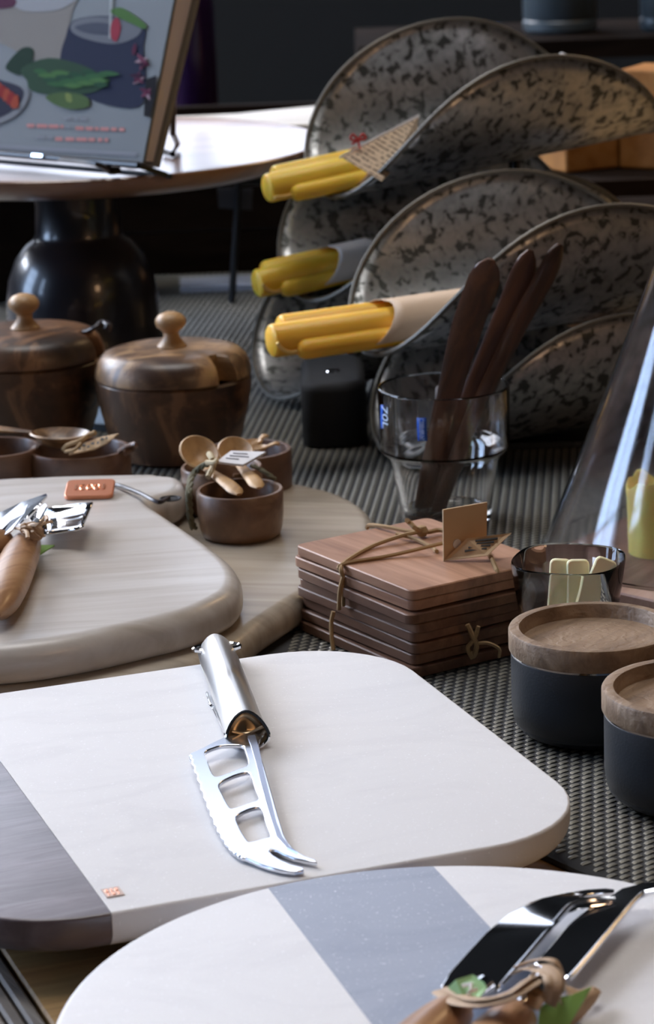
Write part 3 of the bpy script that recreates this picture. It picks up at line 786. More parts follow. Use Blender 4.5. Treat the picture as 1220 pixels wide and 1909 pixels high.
# ------------------------------------------------------------------ SLATE CANISTERS
def canister(label, c, R, H):
    root = thing('lidded_canister', label, 'canister', (c[0], c[1], ZM), 'slate canisters with wooden lids')
    z = ZM; lh = .0095
    obj('canister_body', lathe([(0,z),(R*.72,z),(R*.86,z+.0015),(R*.95,z+.006),(R*.975,z+.012),(R*.975,z+H-lh-.0012),(R*.955,z+H-lh-.0006),(R*.93,z+H-lh-.0006),(R*.93,z+.004),(0,z+.004)], 64, (c[0],c[1],0)), M['slate'], root)
    obj('seal_ring', lathe([(R*.93,z+H-lh-.0010),(R*.968,z+H-lh-.0010),(R*.968,z+H-lh),(R*.93,z+H-lh)], 64, (c[0],c[1],0)), M['chrome'], root)
    y = z+H
    obj('wood_lid', lathe([(0,y-lh),(R*.985,y-lh),(R,y-lh+.0008),(R,y-.001),(R*.988,y-.0002),(R*.97,y),(R*.875,y),(R*.865,y-.0005),(R*.85,y-.0052),(R*.84,y-.0058),(0,y-.0052)], 72, (c[0],c[1],0)), M['lid'], root)
    return root
canister('larger dark slate canister with recessed wooden lid, behind the other at the right edge', (.1083,1.0574), .035, .045)
canister('dark slate canister with recessed wooden lid, the nearer one cut by the right edge', (.1397,.9772), .0364, .045)
# ------------------------------------------------------------------ SMALL GLASS WITH STICKS
gc = Vector((.1045, 1.1225, 0)); gh = .0575; gr = .0256
def sq(r, a, k):  # soft rounded-square radius
    return r*(1+k*(-cos(4*a)*.045))
def glass_shell(c, prof_out, prof_in, k=0.0, seg=64):
    V = []; rings = []
    for r, z in prof_out+prof_in:
        ring = []
        for i in range(seg):
            a = 2*pi*i/seg; rr_ = sq(r, a+radians(20), k*min(1, (z-c.z)/.03))
            ring.append(Vector((c.x+rr_*cos(a), c.y+rr_*sin(a), z)))
        rings.append(ring)
    g_ = bridge_grid(rings, True); n = len(rings)
    return g_[0], g_[1]+[tuple(range(seg-1, -1, -1)), tuple((n-1)*seg+i for i in range(seg))]
z = ZM
root = thing('small_drinking_glass', 'short clear glass holding cream sticks, behind the larger canister', 'glass', (gc.x, gc.y, ZM))
obj('glass_bowl', glass_shell(Vector((gc.x,gc.y,0)), [(.0165,z),(.0180,z+.001),(.0200,z+.015),(.0225,z+.035),(gr-.0003,gh-.001)], [(gr-.0006,gh),(gr-.0012,gh-.001),(.0212,z+.035),(.0187,z+.015),(.0160,z+.006)], 1.0), M['glass'], root)
# paper label inside the glass wall (right)
lr = []
for i in range(9):
    a = radians(-8+60*i/8)
    r_ = .0222
    lr.append([Vector((gc.x+r_*cos(a)*(.90+.0*i), gc.y+r_*sin(a)*.90, zz)) for zz in (.034-.010*abs(i-4)/4*0, .045, gh-.0045)])
lb_ = obj('paper_label', bridge_grid(lr), M['card_white'], root); sm = lb_.modifiers.new('thickness', 'SOLIDIFY'); sm.thickness = .0003
ln = []
def lab(a, z1_, z2_): 
    return box((0,0,0),(0,0,0))
for i in range(7):
    a = radians(8+2.4*i); r_ = .0222*.90-.0004
    ln.append(tube([Vector((gc.x+r_*cos(a), gc.y+r_*sin(a), .037)), Vector((gc.x+r_*cos(a), gc.y+r_*sin(a), .0455))], .0003+.0002*(i % 2), 4))
for i, a in enumerate((30,34,38)):
    a = radians(a); r_ = .0222*.90-.0004
    ln.append(tube([Vector((gc.x+r_*cos(a), gc.y+r_*sin(a), .0465)), Vector((gc.x+r_*cos(a), gc.y+r_*sin(a), .0515))], .0004, 4))
obj('label_print', joing(*ln), M['ink_grey'], lb_)
def stick(label, ptop, zt_, bot, w_, y):
    a = PY(*ptop, y); b_ = Vector(bot); d_ = (a-b_).normalized(); side = d_.cross(Vector((0,-1,0))).normalized(); nn_ = side.cross(d_)
    L_ = (a-b_).length; rr_ = roundrect(-w_/2, 0, w_/2, L_, .0022, 3)
    V, F_ = slab(rr_, [(.0005,-.0014),(0,-.0009),(0,.0009),(.0005,.0014)])
    o = obj('cream_stick', ([b_+side*v.x+d_*v.y+nn_*v.z for v in V], F_), M['stick'], None, angle=40, loc=tuple(b_))
    tag(o, label, 'stick', 'cream sticks in the short glass'); return o
stick('cream stick standing upright at the left in the short glass', (1046,1042), 0, (gc.x-.0065, gc.y+.001, z+.0085), .0092, gc.y+.004)
stick('cream stick in the middle of the short glass, broad greenish tip tilted left', (1078,1043), 0, (gc.x+.0035, gc.y-.005, z+.0085), .0098, gc.y+.000)
stick('cream stick leaning right across the paper label in the short glass', (1134,1042), 0, (gc.x-.004, gc.y-.009, z+.0085), .0098, gc.y-.004)
# ------------------------------------------------------------------ TALL GLASS WITH SPREADERS
tc = Vector((.0642, 1.394, 0)); z = ZM; GH = .0765
root = thing('tall_drinking_glass', 'tall stepped clear glass holding three dark wooden spreaders', 'glass', (tc.x, tc.y, ZM))
obj('glass_body', lathe([(0,z),(.0225,z),(.0240,z+.001),(.0262,z+.018),(.0290,z+.034),(.0305,z+.0372),(.0335,z+.0392),(.0345,z+.0405),(.0353,GH-.0012),(.0350,GH-.0002),(.0342,GH),(.0336,GH-.0008),(.0328,z+.0415),(.0312,z+.0398),(.0283,z+.0375),(.0270,z+.034),(.0242,z+.018),(.0218,z+.007),(0,z+.0062)], 72, (tc.x,tc.y,0)), M['glass'], root)
def on_glass(px, py, r=.0358, dz=0):
    # nearest point on the cylinder of the glass wall seen at this pixel
    d_ = ray(px, py); o_ = Vector((0,0,CH)); a = d_.x**2+d_.y**2; b_ = 2*(d_.x*(o_.x-tc.x)+d_.y*(o_.y-tc.y)); c_ = tc.x**2+tc.y**2-r*r
    D_ = b_*b_-4*a*c_; t = (-b_-sqrt(max(D_, 0)))/(2*a); return o_+d_*t
lbq = [[on_glass(777+(x_)*18/3+y_*.5, 779+y_*43/4) for y_ in range(5)] for x_ in range(4)]
lb2 = obj('blue_label', bridge_grid(lbq), M['blue'], root); sm = lb2.modifiers.new('thickness', 'SOLIDIFY'); sm.thickness = .0002
def text_obj(name, body, size, parent, o_, ax_, up_v, m):
    c_ = bpy.data.curves.new(name, 'FONT'); c_.body = body; c_.size = size; c_.align_x = 'CENTER'; c_.align_y = 'CENTER'; c_.extrude = .00003
    c_.space_line = .95
    tmp = bpy.data.objects.new('text_source', c_); COL.objects.link(tmp); bpy.context.view_layer.update()
    me_ = bpy.data.meshes.new_from_object(tmp.evaluated_get(bpy.context.evaluated_depsgraph_get()))
    bpy.data.objects.remove(tmp); me_.materials.clear(); me_.materials.append(m); me_.name = name
    t = bpy.data.objects.new(name, me_); COL.objects.link(t); t.parent = parent
    n_ = ax_.cross(up_v).normalized(); mt = Matrix((ax_.normalized(), up_v.normalized(), n_)).transposed().to_4x4()
    t.matrix_local = Matrix.Translation(o_-wloc(parent)) @ mt
    return t
cq = on_glass(787, 800); rd = (cq-tc); rd.z = 0; rd.normalize(); axg = Vector((-rd.y, rd.x, 0))
if axg.x < 0: axg = -axg
text_obj('label_lettering', '\u53e3\n\u90e8\n\u5f37\n\u5316', .0031, lb2, cq+rd*.0005, axg, Vector((0,0,1)), M['pale_blue'])
l2 = [[on_glass(x_, 755+y_*11) for y_ in range(5)] for x_ in (710, 715, 721, 727)]
lb3 = obj('blue_label', bridge_grid(l2[:2]), M['blue'], root); sm = lb3.modifiers.new('thickness', 'SOLIDIFY'); sm.thickness = .0002
cq = on_glass(719, 778); rd = (cq-tc); rd.z = 0; rd.normalize(); axg = Vector((-rd.y, rd.x, 0))
if axg.x < 0: axg = -axg
text_obj('label_lettering', '70L', .0085, lb3, cq+rd*.0004, Vector((0,0,-1)), axg, M['pale_blue'])
# small pale tag inside
q0 = PY(820, 722, tc.y+.012)
tgx = obj('paper_tag', sheet([PY(812,724,tc.y+.01),PY(816,719,tc.y+.01),PY(826,718,tc.y+.01),PY(832,722,tc.y+.01),PY(824,790,tc.y+.006),PY(815,790,tc.y+.006)], (0,-1,.1), .0004), M['card_white'], None, smooth=False, loc=tuple(PY(820,790,tc.y+.006)))
tag(tgx, 'small pale paper tag tucked beside the spreaders in the tall glass', 'paper tag')
def spreader(label, spine_px, widths, ys, curl=0, th_=.0028):
    n = len(spine_px); pts = [PY(px, py, ys[0]+(ys[1]-ys[0])*i/(n-1)) for i, (px, py) in enumerate(spine_px)]
    pts = smooth_open(pts, 5); m_ = len(pts)
    rows_ = []
    for i, p in enumerate(pts):
        t = (pts[min(i+1, m_-1)]-pts[max(0, i-1)]).normalized(); side = t.cross(Vector((curl, -1, 0))).normalized(); nn_ = side.cross(t).normalized()
        k = i/(m_-1)*(len(widths)-1); a = min(int(k), len(widths)-2); w_ = widths[a]+(widths[a+1]-widths[a])*(k-a)
        if i == m_-1: w_ *= .25
        elif i == m_-2: w_ *= .72
        elif i == m_-3: w_ *= .9
        rows_.append([p+side*(w_/2*cos(2*pi*j/12))+nn_*(th_/2*sin(2*pi*j/12)) for j in range(12)])
    g_ = bridge_grid(rows_, True)
    o = obj('wooden_spreader', (g_[0], g_[1]+[tuple(range(12)), tuple((m_-1)*12+j for j in range(12))]), M['spreader'], None, angle=60, loc=tuple(pts[0]))
    return tag(o, label, 'spreader', 'wooden spreaders in the tall glass')
spreader('dark striped wooden spreader, leftmost and broadest of the three in the tall glass', [(785,962),(805,860),(835,745),(868,620),(895,545),(915,483)], [.009,.010,.0125,.0165,.0175,.0155], (tc.y+.004, tc.y-.018), .0)
spreader('dark wooden spreader, middle of the three in the tall glass', [(800,965),(835,850),(880,735),(930,620),(965,540),(990,466)], [.008,.009,.011,.013,.0145,.0125], (tc.y+.008, tc.y+.012), .1)
spreader('tallest wooden spreader with a pale shiny tip, rightmost in the tall glass', [(815,962),(850,860),(905,735),(965,610),(1015,520),(1045,455)], [.010,.011,.0125,.0135,.0145,.0125], (tc.y-.004, tc.y+.004), .75, .0036)
# ------------------------------------------------------------------ TWIN PINCH BOWL with spoons
root = thing('twin_pinch_bowl', 'small two-lobed wooden pinch bowl on the lower grey board', 'pinch bowl', tuple(P(445,985,ZL1)))
zr = ZL1+.0245
f1 = P(447, 911, zr); f2 = P(413, 868, zr)
Rw = .0222; R2 = .0215
def lobes(r1, r2, n=48, waist=1.0):
    """outline of two circles with a crease"""
    d_ = (f2-f1); L_ = sqrt(d_.x**2+d_.y**2); ex = Vector((d_.x, d_.y, 0))/L_; ey = Vector((-ex.y, ex.x, 0))
    # intersection
    xi = (L_*L_+r1*r1-r2*r2)/(2*L_); yi = sqrt(max(1e-9, r1*r1-xi*xi)); out = []
    a1 = math.atan2(yi, xi); a2 = math.atan2(yi, xi-L_)
    for k in range(n+1):
        a = a1+(2*pi-2*a1)*k/n; out.append(ex*(r1*cos(a))+ey*(r1*sin(a)))
    for k in range(1, n):
        a = -a2+(2*a2)*k/n; out.append(ex*(L_+r2*cos(a))+ey*(r2*sin(a)))
    return [Vector((f1.x, f1.y, 0))+q for q in out], ex, ey, L_
outl, ex, ey, Ld = lobes(Rw, R2)
def scaled(o_, ins, z): 
    return None
inner_tops = []
bm_rings = []
n_ = len(outl)
def lob_ring(dr, z):
    o_, *_ = lobes(Rw-dr, R2-dr); return [Vector((q.x, q.y, z)) for q in o_]
rings = [lob_ring(.004, ZL1+.0002), lob_ring(.0022, ZL1+.0012), lob_ring(.001, ZL1+.005), lob_ring(.0002, ZL1+.012), lob_ring(0, zr-.0008), lob_ring(.0006, zr), lob_ring(.0018, zr), lob_ring(.0024, zr-.0008), lob_ring(.0032, ZL1+.010), lob_ring(.006, ZL1+.0045), lob_ring(.009, ZL1+.0035)]
gg = bridge_grid(rings, True); m_ = len(rings[0])
obj('bowl_body', (gg[0], gg[1]+[tuple(range(m_-1, -1, -1)), tuple((len(rings)-1)*m_+i for i in range(m_))]), M['twin'], root, angle=50)
def wspoon(label, bowl_c, tip, rw, rl, zc, tilt, name='wooden_spoon', m=None, hw=.0042, btilt=0.0, group='little spoons tied on the twin pinch bowl'):
    """bowl centre & handle tip as world points"""
    m = m or M['spoon']
    d_ = (tip-bowl_c); L_ = d_.length; d_.normalize(); side = d_.cross(Vector((0,0,1))).normalized(); nn_ = side.cross(d_).normalized()
    d0, n0_ = d_, nn_
    d_ = d0*cos(btilt)-n0_*sin(btilt); nn_ = n0_*cos(btilt)+d0*sin(btilt)
    rws = []
    N1 = 10
    for j in range(7):   # concave bowl from rim to centre
        k = 1-j/6
        rws.append([bowl_c+d_*(rl*k*cos(2*pi*i/24))+side*(rw*k*sin(2*pi*i/24))-nn_*(rw*.62*(1-k*k)) for i in range(24)])
    outer = []
    for j in range(7):
        k = j/6
        outer.append([bowl_c+d_*((rl+.0009)*k*cos(2*pi*i/24))+side*((rw+.0009)*k*sin(2*pi*i/24))-nn_*(rw*.62*(1-k*k)+.0012*(1-k)+.0006) for i in range(24)])
    g1_ = bridge_grid(list(reversed(rws)), True); 
    allr = list(reversed(outer))+[]  # rim outward -> bottom
    rim_ = rws[0]
    full = list(reversed(rws))+list(reversed(outer))
    g2_ = bridge_grid(full, True)
    nb = bowl_c+d_*(rl*.98)-nn_*.0006; d_, nn_ = d0, n0_
    hp = smooth_open([nb, nb.lerp(tip, .35)+nn_*.0006, nb.lerp(tip, .7)+nn_*.0010, tip], 5)
    nhp = len(hp); wd = []
    for i in range(nhp):
        t = i/(nhp-1); w_ = hw*(.55+.45*min(1, t*1.6)); 
        if i == nhp-1: w_ *= .35
        elif i == nhp-2: w_ *= .8
        wd.append(w_)
    g3_ = tube(hp, wd, 12, .42)
    o = obj(name, joing(g2_, g3_), m, None, angle=50, loc=tuple(bowl_c))
    return tag(o, label, 'spoon', group)
wspoon('small honey-coloured wooden spoon on the left, tied to the twin pinch bowl', PY(372,842,f2.y-.006), P(446,922,zr+.0015), .0096, .0118, 0, 0, btilt=.45)
wspoon('small honey-coloured wooden spoon on the right, tied to the twin pinch bowl', PY(440,840,f2.y-.002), P(483,910,zr+.003), .0090, .0112, 0, 0, btilt=.4)
# tag and cord belong to the tied bowl
tgc = [P(404,862,zr+.010), P(431,842,zr+.012), P(496,844,zr+.0115), P(453,868,zr+.009)]
nT = (tgc[1]-tgc[0]).cross(tgc[3]-tgc[0]); 
if nT.z < 0: nT = -nT
tt = obj('card_tag', sheet(tgc, nT, .0012), M['card_white'], root, smooth=False); tt['label'] = 'white card tag with faint print'
nT.normalize()
pr = []
for k in range(3):
    s0 = tgc[0].lerp(tgc[1], .3+.22*k)+nT*.0008; s1_ = tgc[3].lerp(tgc[2], .3+.22*k)+nT*.0008
    pr.append(tube([s0.lerp(s1_, .18), s0.lerp(s1_, .62 if k != 1 else .8)], .00035, 4))
obj('tag_print', joing(*pr), M['ink_grey'], tt, smooth=False)
cr = []
for k in range(3):
    ph = 2*pi*k/3
    path = smooth_open([P(398,862,zr+.009), P(380,868,zr+.006), P(364,880,zr+.0022), P(356,893,zr+.0005), PY(353,915,f1.y-.003), PY(353,940,f1.y-.003), PY(356,968,f1.y-.003), PY(362,985,f1.y-.002)], 6)
    cr.append(tube([p+Vector((.0009*cos(ph+i*.7), .0009*sin(ph+i*.7), .0004*sin(ph+i*.7))) for i, p in enumerate(path)], .0011, 6))
path = smooth_open([P(470,868,zr+.008), P(488,876,zr+.006), P(505,888,zr+.003), P(512,893,zr+.001)], 5)
for k in range(2): cr.append(tube([p+Vector((.0007*cos(pi*k+i*.7), .0007*sin(pi*k+i*.7), 0)) for i, p in enumerate(path)], .001, 6))
obj('cord', joing(*cr), M['twine_green'], root)
cr = [tube(smooth_open([P(390,846,zr+.013), P(396,856,zr+.012), P(398,868,zr+.008), P(388,890,zr+.004)], 5), .0016, 7),
      tube(smooth_open([P(386,862,zr+.011), P(400,863,zr+.012), P(404,858,zr+.013)], 4), .0014, 7)]
obj('cord_knot', joing(*cr), M['twine_pale'], root)['label'] = 'pale twisted end of the cord'
# ------------------------------------------------------------------ round pots behind & left
def pinch(name, label, c, R, H, z0, m, group='round wooden pinch pots', sx=1.0, handle_=None):
    root = thing(name, label, 'pinch bowl', (c.x, c.y, z0), group)
    g_ = lathe([(0,0),(R*.82,0),(R*.95,.003),(R*1.0,.010),(R*1.0,H-.001),(R*.985,H),(R*.92,H),(R*.90,H-.001),(R*.88,.008),(R*.7,.0045),(0,.004)], 56)
    V = [Vector((c.x+v.x*sx, c.y+v.y, z0+v.z)) for v in g_[0]]
    obj('bowl_body', (V, g_[1]), m, root, angle=50)
    return root
pc = P(462, 832, .0400)
rp = pinch('pinch_bowl', 'round dark wooden pinch bowl right behind the twin pinch bowl', pc, .0238, .0365, ZM, M['pot'])
for px0, px1, lb_t in (((470,822),(488,814),'back'), ((478,832),(512,829),'front')):
    a = P(px0[0], px0[1], .0405); b_ = P(px1[0], px1[1], .041)
    wspoon('little wooden spoon lying in the round pinch bowl, the %s one' % lb_t, a, b_+Vector((.003,0,0)), .0045, .0055, 0, 0, hw=.0024, group='little spoons in the round pinch bowl')
pl = P(150, 832, .040)
rl_ = pinch('pinch_bowl', 'dark oval wooden bowl holding a kraft tag, behind the grey board', P(148,836,.037), .0262, .035, ZM, M['pot'], sx=1.08)
obj('bowl_lip', tube(smooth_open([P(222,842,.038), P(236,833,.041), P(250,828,.044), P(247,836,.040), P(232,845,.038)], 4), .0022, 8, .6), M['pot'], rl_)
kt = thing('kraft_tag_card', 'tan card tag with black lettering lying across the dark oval bowl', 'tag', tuple(P(170,830,.041)))
tq = [P(128,848,.0395), P(148,832,.043), P(180,818,.046), P(221,809,.049), P(200,826,.045), P(175,838,.042)]
nT = (tq[1]-tq[0]).cross(tq[4]-tq[0]); nT = nT if nT.z > 0 else -nT
obj('card', sheet(tq, nT, .0008), M['kraft'], kt, smooth=False)
nT.normalize(); ln = []
for i, (x_, y_) in enumerate([(150,840),(158,834),(166,836),(174,830),(184,829),(192,822),(200,820)]):
    q = P(x_, y_, .0425+.0007*i)+nT*.0014
    ln.append(obox(q, (1,0,0), (0,1,0), nT, .0012+.0006*(i % 2), .0045, .0003))
obj('lettering', joing(*ln), M['ink'], kt, smooth=False)
obj('twine', joing(tube(smooth_open([P(118,838,.040), P(128,830,.043), P(150,822,.046), P(165,812,.048), P(178,806,.050)], 5), .0014, 6), tube(smooth_open([P(122,842,.040), P(140,838,.043), P(152,826,.046)], 4), .001, 6)), M['twine'], kt)
pinch('pinch_bowl', 'dark round wooden pinch bowl cut by the left edge', P(-8,830,.040), .0245, .037, ZM, M['pot'])
wspoon('larger dark wooden spoon lying over the leftmost bowl', P(112,806,.046), P(-60,800,.047), .0125, .0165, 0, 0, m=M['olive'], hw=.0045, group='wooden spoon at the left edge')
# ------------------------------------------------------------------ SUGAR POTS
def sugar_pot(label, c, s, m_body, m_lid, rz, notch=True, spoon=False, z0=ZM):
    root = thing('sugar_pot', label, 'sugar pot', (c[0], c[1], z0), 'lidded olive wood sugar pots')
    C_ = (c[0], c[1], z0)
    body = [(0,0),(.033,0),(.036,.0015),(.040,.012),(.0445,.030),(.0465,.042),(.0465,.0475),(.0455,.0485),(.043,.0485),(.042,.046),(.040,.03),(.034,.008),(0,.005)]
    obj('pot_body', lathe([(r*s, z_*s) for r, z_ in body], 72, C_), m_body, root)
    # lid with a spoon notch
    lidp = [(.0455,.0488),(.0468,.0495),(.0462,.054),(.0440,.0595),(.0405,.0630),(.034,.0648),(.020,.0656),(.001,.0660)]
    seg = 96; rowsL = []
    na = radians(rz); nw = radians(7)
    for r, z_ in lidp:
        row = []
        for k in range(seg):
            a = 2*pi*k/seg; r2_ = r; dlt = (a-na+pi) % (2*pi)-pi
            if notch and abs(dlt) < nw:
                r2_ = min(r, .0345)
            row.append(Vector((C_[0]+r2_*s*cos(a), C_[1]+r2_*s*sin(a), z0+z_*s)))
        rowsL.append(row)
    g_ = bridge_grid(rowsL, True); n_ = len(rowsL)
    ld = obj('lid', (g_[0], g_[1]+[tuple(range(seg-1, -1, -1)), tuple((n_-1)*seg+i for i in range(seg))]), m_lid, root, angle=50)
    obj('knob', lathe([(0,.0655*s),(.0085*s,.0655*s),(.0088*s,.0665*s),(.0072*s,.0685*s),(.0048*s,.0715*s),(.0046*s,.0745*s),(.0062*s,.0760*s),(.0085*s,.0780*s),(.0093*s,.0800*s),(.0090*s,.0825*s),(.0070*s,.0850*s),(.0035*s,.0865*s),(0,.0868*s)], 40, C_), M['knob'], ld)
    return root
sugar_pot('round lidded wooden sugar pot with mushroom knob, left of the candle bundles', (-.0888,1.565), 1.0, M['olive_dark'], M['olive'], 318)
sp2 = sugar_pot('round lidded wooden sugar pot with a spoon handle at its rim, at the left edge', (-.1790,1.600), 1.02, M['olive_dark'], M['olive_dark'], 345, z0=.008)
obj('spoon_handle', tube(smooth_open([P(130,620,.071), P(160,618,.073), P(178,610,.076), P(190,600,.078), P(203,606,.077), P(199,616,.074)], 5), .0024, 8, .6), M['leather'], sp2)
obj('base_ring', lathe([(0,-.0058),(.036,-.0058),(.037,-.004),(.034,0.0),(0,0)], 48, (-.1790,1.600,.008)), M['olive_dark'], sp2)
# blue-grey napkin patch between the pots
fold = obj('folded_napkin', slab([P(148,800,.002), P(172,768,.002), P(196,768,.002), P(212,806,.002)], [(0,ZM),(0,ZM+.004),(.001,ZM+.0045)]), mat('blue_napkin', (.16,.22,.30), .8), None, smooth=False, loc=tuple(P(180,795,0)))
tag(fold, 'small blue-grey folded cloth glimpsed between the two sugar pots', 'cloth')
# ------------------------------------------------------------------ CAKE STAND
cs = Vector((-.1614, 1.868, 0)); PR = .167; PZ = .150
root = thing('cake_stand', 'wooden cake stand on a dark glossy bell-shaped pedestal, carrying the book', 'cake stand', (cs.x, cs.y, ZM))
z = ZM
obj('pedestal', lathe([(0,0),(.060,0),(.062,.002),(.0575,.010),(.0535,.030),(.0530,.045),(.0505,.060),(.0450,.074),(.0370,.084),(.0318,.0875),(.0300,.092),(.0290,.110),(.030,.125),(.045,.130),(0,.130)], 72, (cs.x-.004, cs.y-.02, z)), M['ceramic'], root)
obj('plate', lathe([(0,.1275),(.10,.1285),(.14,.1335),(.160,.1405),(.1665,.1475),(PR,.1490),(.1660,.150),(.1640,.1492),(.150,.1462),(.12,.1448),(0,.1445)], 110, (cs.x, cs.y, 0)), M['plate'], root)
ZP = .1448
# ------------------------------------------------------------------ BOOK + EASEL
bn = Vector((-.65, -.76, 0)).normalized()            # cover normal, horizontal part
tl = radians(20)
bx = Vector((bn.y*-1, bn.x, 0)); 
if bx.x < 0: bx = -bx                                # along bottom edge, to the right
bup = (Vector((0,0,1))*cos(tl)-bn*sin(tl)).normalized(); bnn = bx.cross(bup); 
if bnn.dot(bn) < 0: bnn = -bnn
corner_r = PY(264, 302, 1.700)
BW, BH, BT = .20, .26, .0165
def bk(u, v, w_): return corner_r-bx*u+bup*v-bnn*w_   # u from right edge leftwards, v up, w into the thickness
def bkbox(u0_, u1_, v0_, v1_, w0_, w1_, w0t=None, w1t=None):
    w0t = w0_ if w0t is None else w0t; w1t = w1_ if w1t is None else w1t
    V = [bk(u0_,v0_,w0_), bk(u1_,v0_,w0_), bk(u1_,v0_,w1_), bk(u0_,v0_,w1_), bk(u0_,v1_,w0t), bk(u1_,v1_,w0t), bk(u1_,v1_,w1t), bk(u0_,v1_,w1t)]
    return V, [(0,3,2,1),(4,5,6,7),(0,1,5,4),(1,2,6,5),(2,3,7,6),(3,0,4,7)]
book = thing('cookbook', 'hardback cookbook with a food photograph cover, leaning on a black easel', 'book', tuple(bk(.1,0,.01)))
obj('front_cover', bkbox(-.001,BW,0,BH,0,.0024), M['book_cover'], book, smooth=False)
obj('back_cover', bkbox(-.001,BW,0,BH,BT-.0024,BT,BT+.0136,BT+.016), M['cover_edge'], book, smooth=False)
obj('page_block', bkbox(.003,BW-.002,.003,BH-.003,.0024,BT-.0028,.0024,BT+.013), M['pages'], book, smooth=False)
# cover picture: flat printed shapes in photo pixel positions on the cover plane
def on_cover(px, py, e=.0003):
    d_ = ray(px, py); o_ = Vector((0,0,CH)); n_ = bnn
    t = (corner_r+bnn*e-o_).dot(n_)/d_.dot(n_); return o_+d_*t
pics = []; pm = []
def patch(pts, col, e, sm_=4, rough=.4):
    key = 'print_%d' % len(pm); m = mat('cover_ink_%d' % len(pm), tuple(min(.8, c_*.62) for c_ in col), rough+.2); sock(nt(m)[3], 'Specular IOR Level', .05)
    q = smooth_closed([Vector((x, y, 0)) for x, y in pts], sm_) if sm_ else [Vector((x, y, 0)) for x, y in pts]
    # keep everything inside the cover
    V = [on_cover(a.x, a.y, e) for a in q]
    pics.append((V, [tuple(range(len(V)))])); pm.append(m)
patch([(-20,-25),(140,-25),(135,20),(125,60),(115,90),(105,122),(60,110),(20,90),(-20,60)], (.34,.31,.28), .0004)
patch([(10,-20),(150,-20),(120,14),(70,22),(30,14)], (.44,.44,.46), .0006)
patch([(-20,-10),(25,-5),(28,10),(5,16),(-20,14)], (.12,.03,.07), .0007)
patch([(138,38),(200,30),(262,45),(272,60),(268,90),(272,150),(258,200),(180,190),(115,150),(112,110),(122,70)], (.028,.035,.075), .0005)
patch([(135,42),(170,32),(225,36),(262,50),(255,68),(215,82),(165,74),(135,60)], (.22,.23,.26), .0007)
patch([(140,50),(180,42),(225,50),(212,64),(165,62)], (.10,.11,.15), .0009)
patch([(205,-20),(212,-20),(208,40),(206,72),(203,72)], (.50,.52,.52), .0010, 0)
patch([(212,36),(220,34),(225,52),(218,76),(208,72),(206,52)], (.42,.05,.08), .0011)
patch([(206,20),(225,14),(250,28),(272,46),(268,54),(245,44),(220,32)], (.10,.22,.06), .0011)
patch([(12,120),(40,90),(62,92),(58,120),(40,140),(15,132)], (.02,.05,.03), .0008)
patch([(40,128),(90,108),(150,120),(190,140),(205,150),(180,170),(120,178),(60,170),(50,150)], (.04,.09,.05), .0009)
for i in range(16):
    x_ = 62+i*8; y_ = 132+((i*37) % 29); L_ = 26+((i*13) % 20)
    patch([(x_,y_),(x_+L_*.5,y_-4),(x_+L_,y_+2),(x_+L_*.5,y_+6)], ((.05,.16,.06),(.09,.22,.07),(.03,.10,.05))[i % 3], .0011+.00005*i, 3)
patch([(85,180),(120,172),(160,180),(165,198),(135,204),(105,196)], (.10,.17,.06), .0012)
patch([(122,174),(132,176),(134,190),(124,188)], (.25,.32,.10), .0013)
for i in range(14):
    a_ = radians(-80+i*24); cx_, cy_ = 262+((i*17) % 26)-12, 92+((i*29) % 90)
    patch([(cx_-12*cos(a_),cy_-12*sin(a_)),(cx_+4*sin(a_),cy_-4*cos(a_)),(cx_+14*cos(a_),cy_+12*sin(a_)),(cx_-4*sin(a_),cy_+4*cos(a_))], ((.13,.02,.06),(.22,.06,.11),(.42,.28,.32),(.05,.012,.04))[i % 4], .0012+.00004*i, 3)
patch([(-25,150),(20,160),(52,168),(48,195),(20,222),(-25,228)], (.30,.31,.33), .0010)
patch([(-25,150),(10,152),(42,166),(38,190),(10,214),(-25,218)], (.04,.04,.07), .0012)
for i in range(6):
    patch([(-18+i*9,148+i*6),(-6+i*8,150+i*6),(-2+i*7,166+i*7),(-16+i*7,168+i*6)], ((.34,.03,.03),(.45,.08,.04))[i % 2], .0013+.0001*i)
patch([(272,148),(292,140),(290,180),(278,218),(268,216)], (.012,.010,.014), .0014, 0)
V_, F_ = joing(*pics)
mi = list(range(len(pm)))
bp = obj('cover_photograph', (V_, F_), None, book, smooth=False, mats=pm, midx=mi)
# title lines (tiny blurred print)
ln = []; ln2 = []
def dash(x0_, x1_, y_, sl, into, h=2.4, e=.0006):
    x_ = x0_
    while x_ < x1_:
        w_ = random.uniform(6, 20); x2 = min(x1_, x_+w_)
        q = [(x_, y_+sl*(x_-x0_)-h), (x2, y_+sl*(x2-x0_)-h), (x2, y_+sl*(x2-x0_)+h), (x_, y_+sl*(x_-x0_)+h)]
        V = [on_cover(a, b2, e) for a, b2 in q]; into.append((V, [(0,1,2,3)])); x_ = x2+random.uniform(3, 6)
dash(120, 162, 221, .03, ln, 2.4); dash(50, 118, 234, .03, ln2, 3.2); dash(120, 137, 237, .03, ln); dash(141, 232, 239, .03, ln2, 3.2)
dash(66, 98, 256, .02, ln, 2.6); dash(103, 205, 259, .02, ln2, 3.4)
obj('title_print', joing(*ln), M['ink_grey'], book, smooth=False); obj('title_print', joing(*ln2), M['ink_red'], book, smooth=False)
patch_v = [on_cover(x, y, .0005) for x, y in ((-20,268),(255,284),(255,292),(-20,276))]
obj('cover_line', (patch_v, [(0,1,2,3)]), M['ink_grey'], book, smooth=False)
es_ = thing('book_easel', 'black metal easel with scrolled feet holding the cookbook', 'easel', tuple(bk(.06,-.004,-.004)))
ge = []
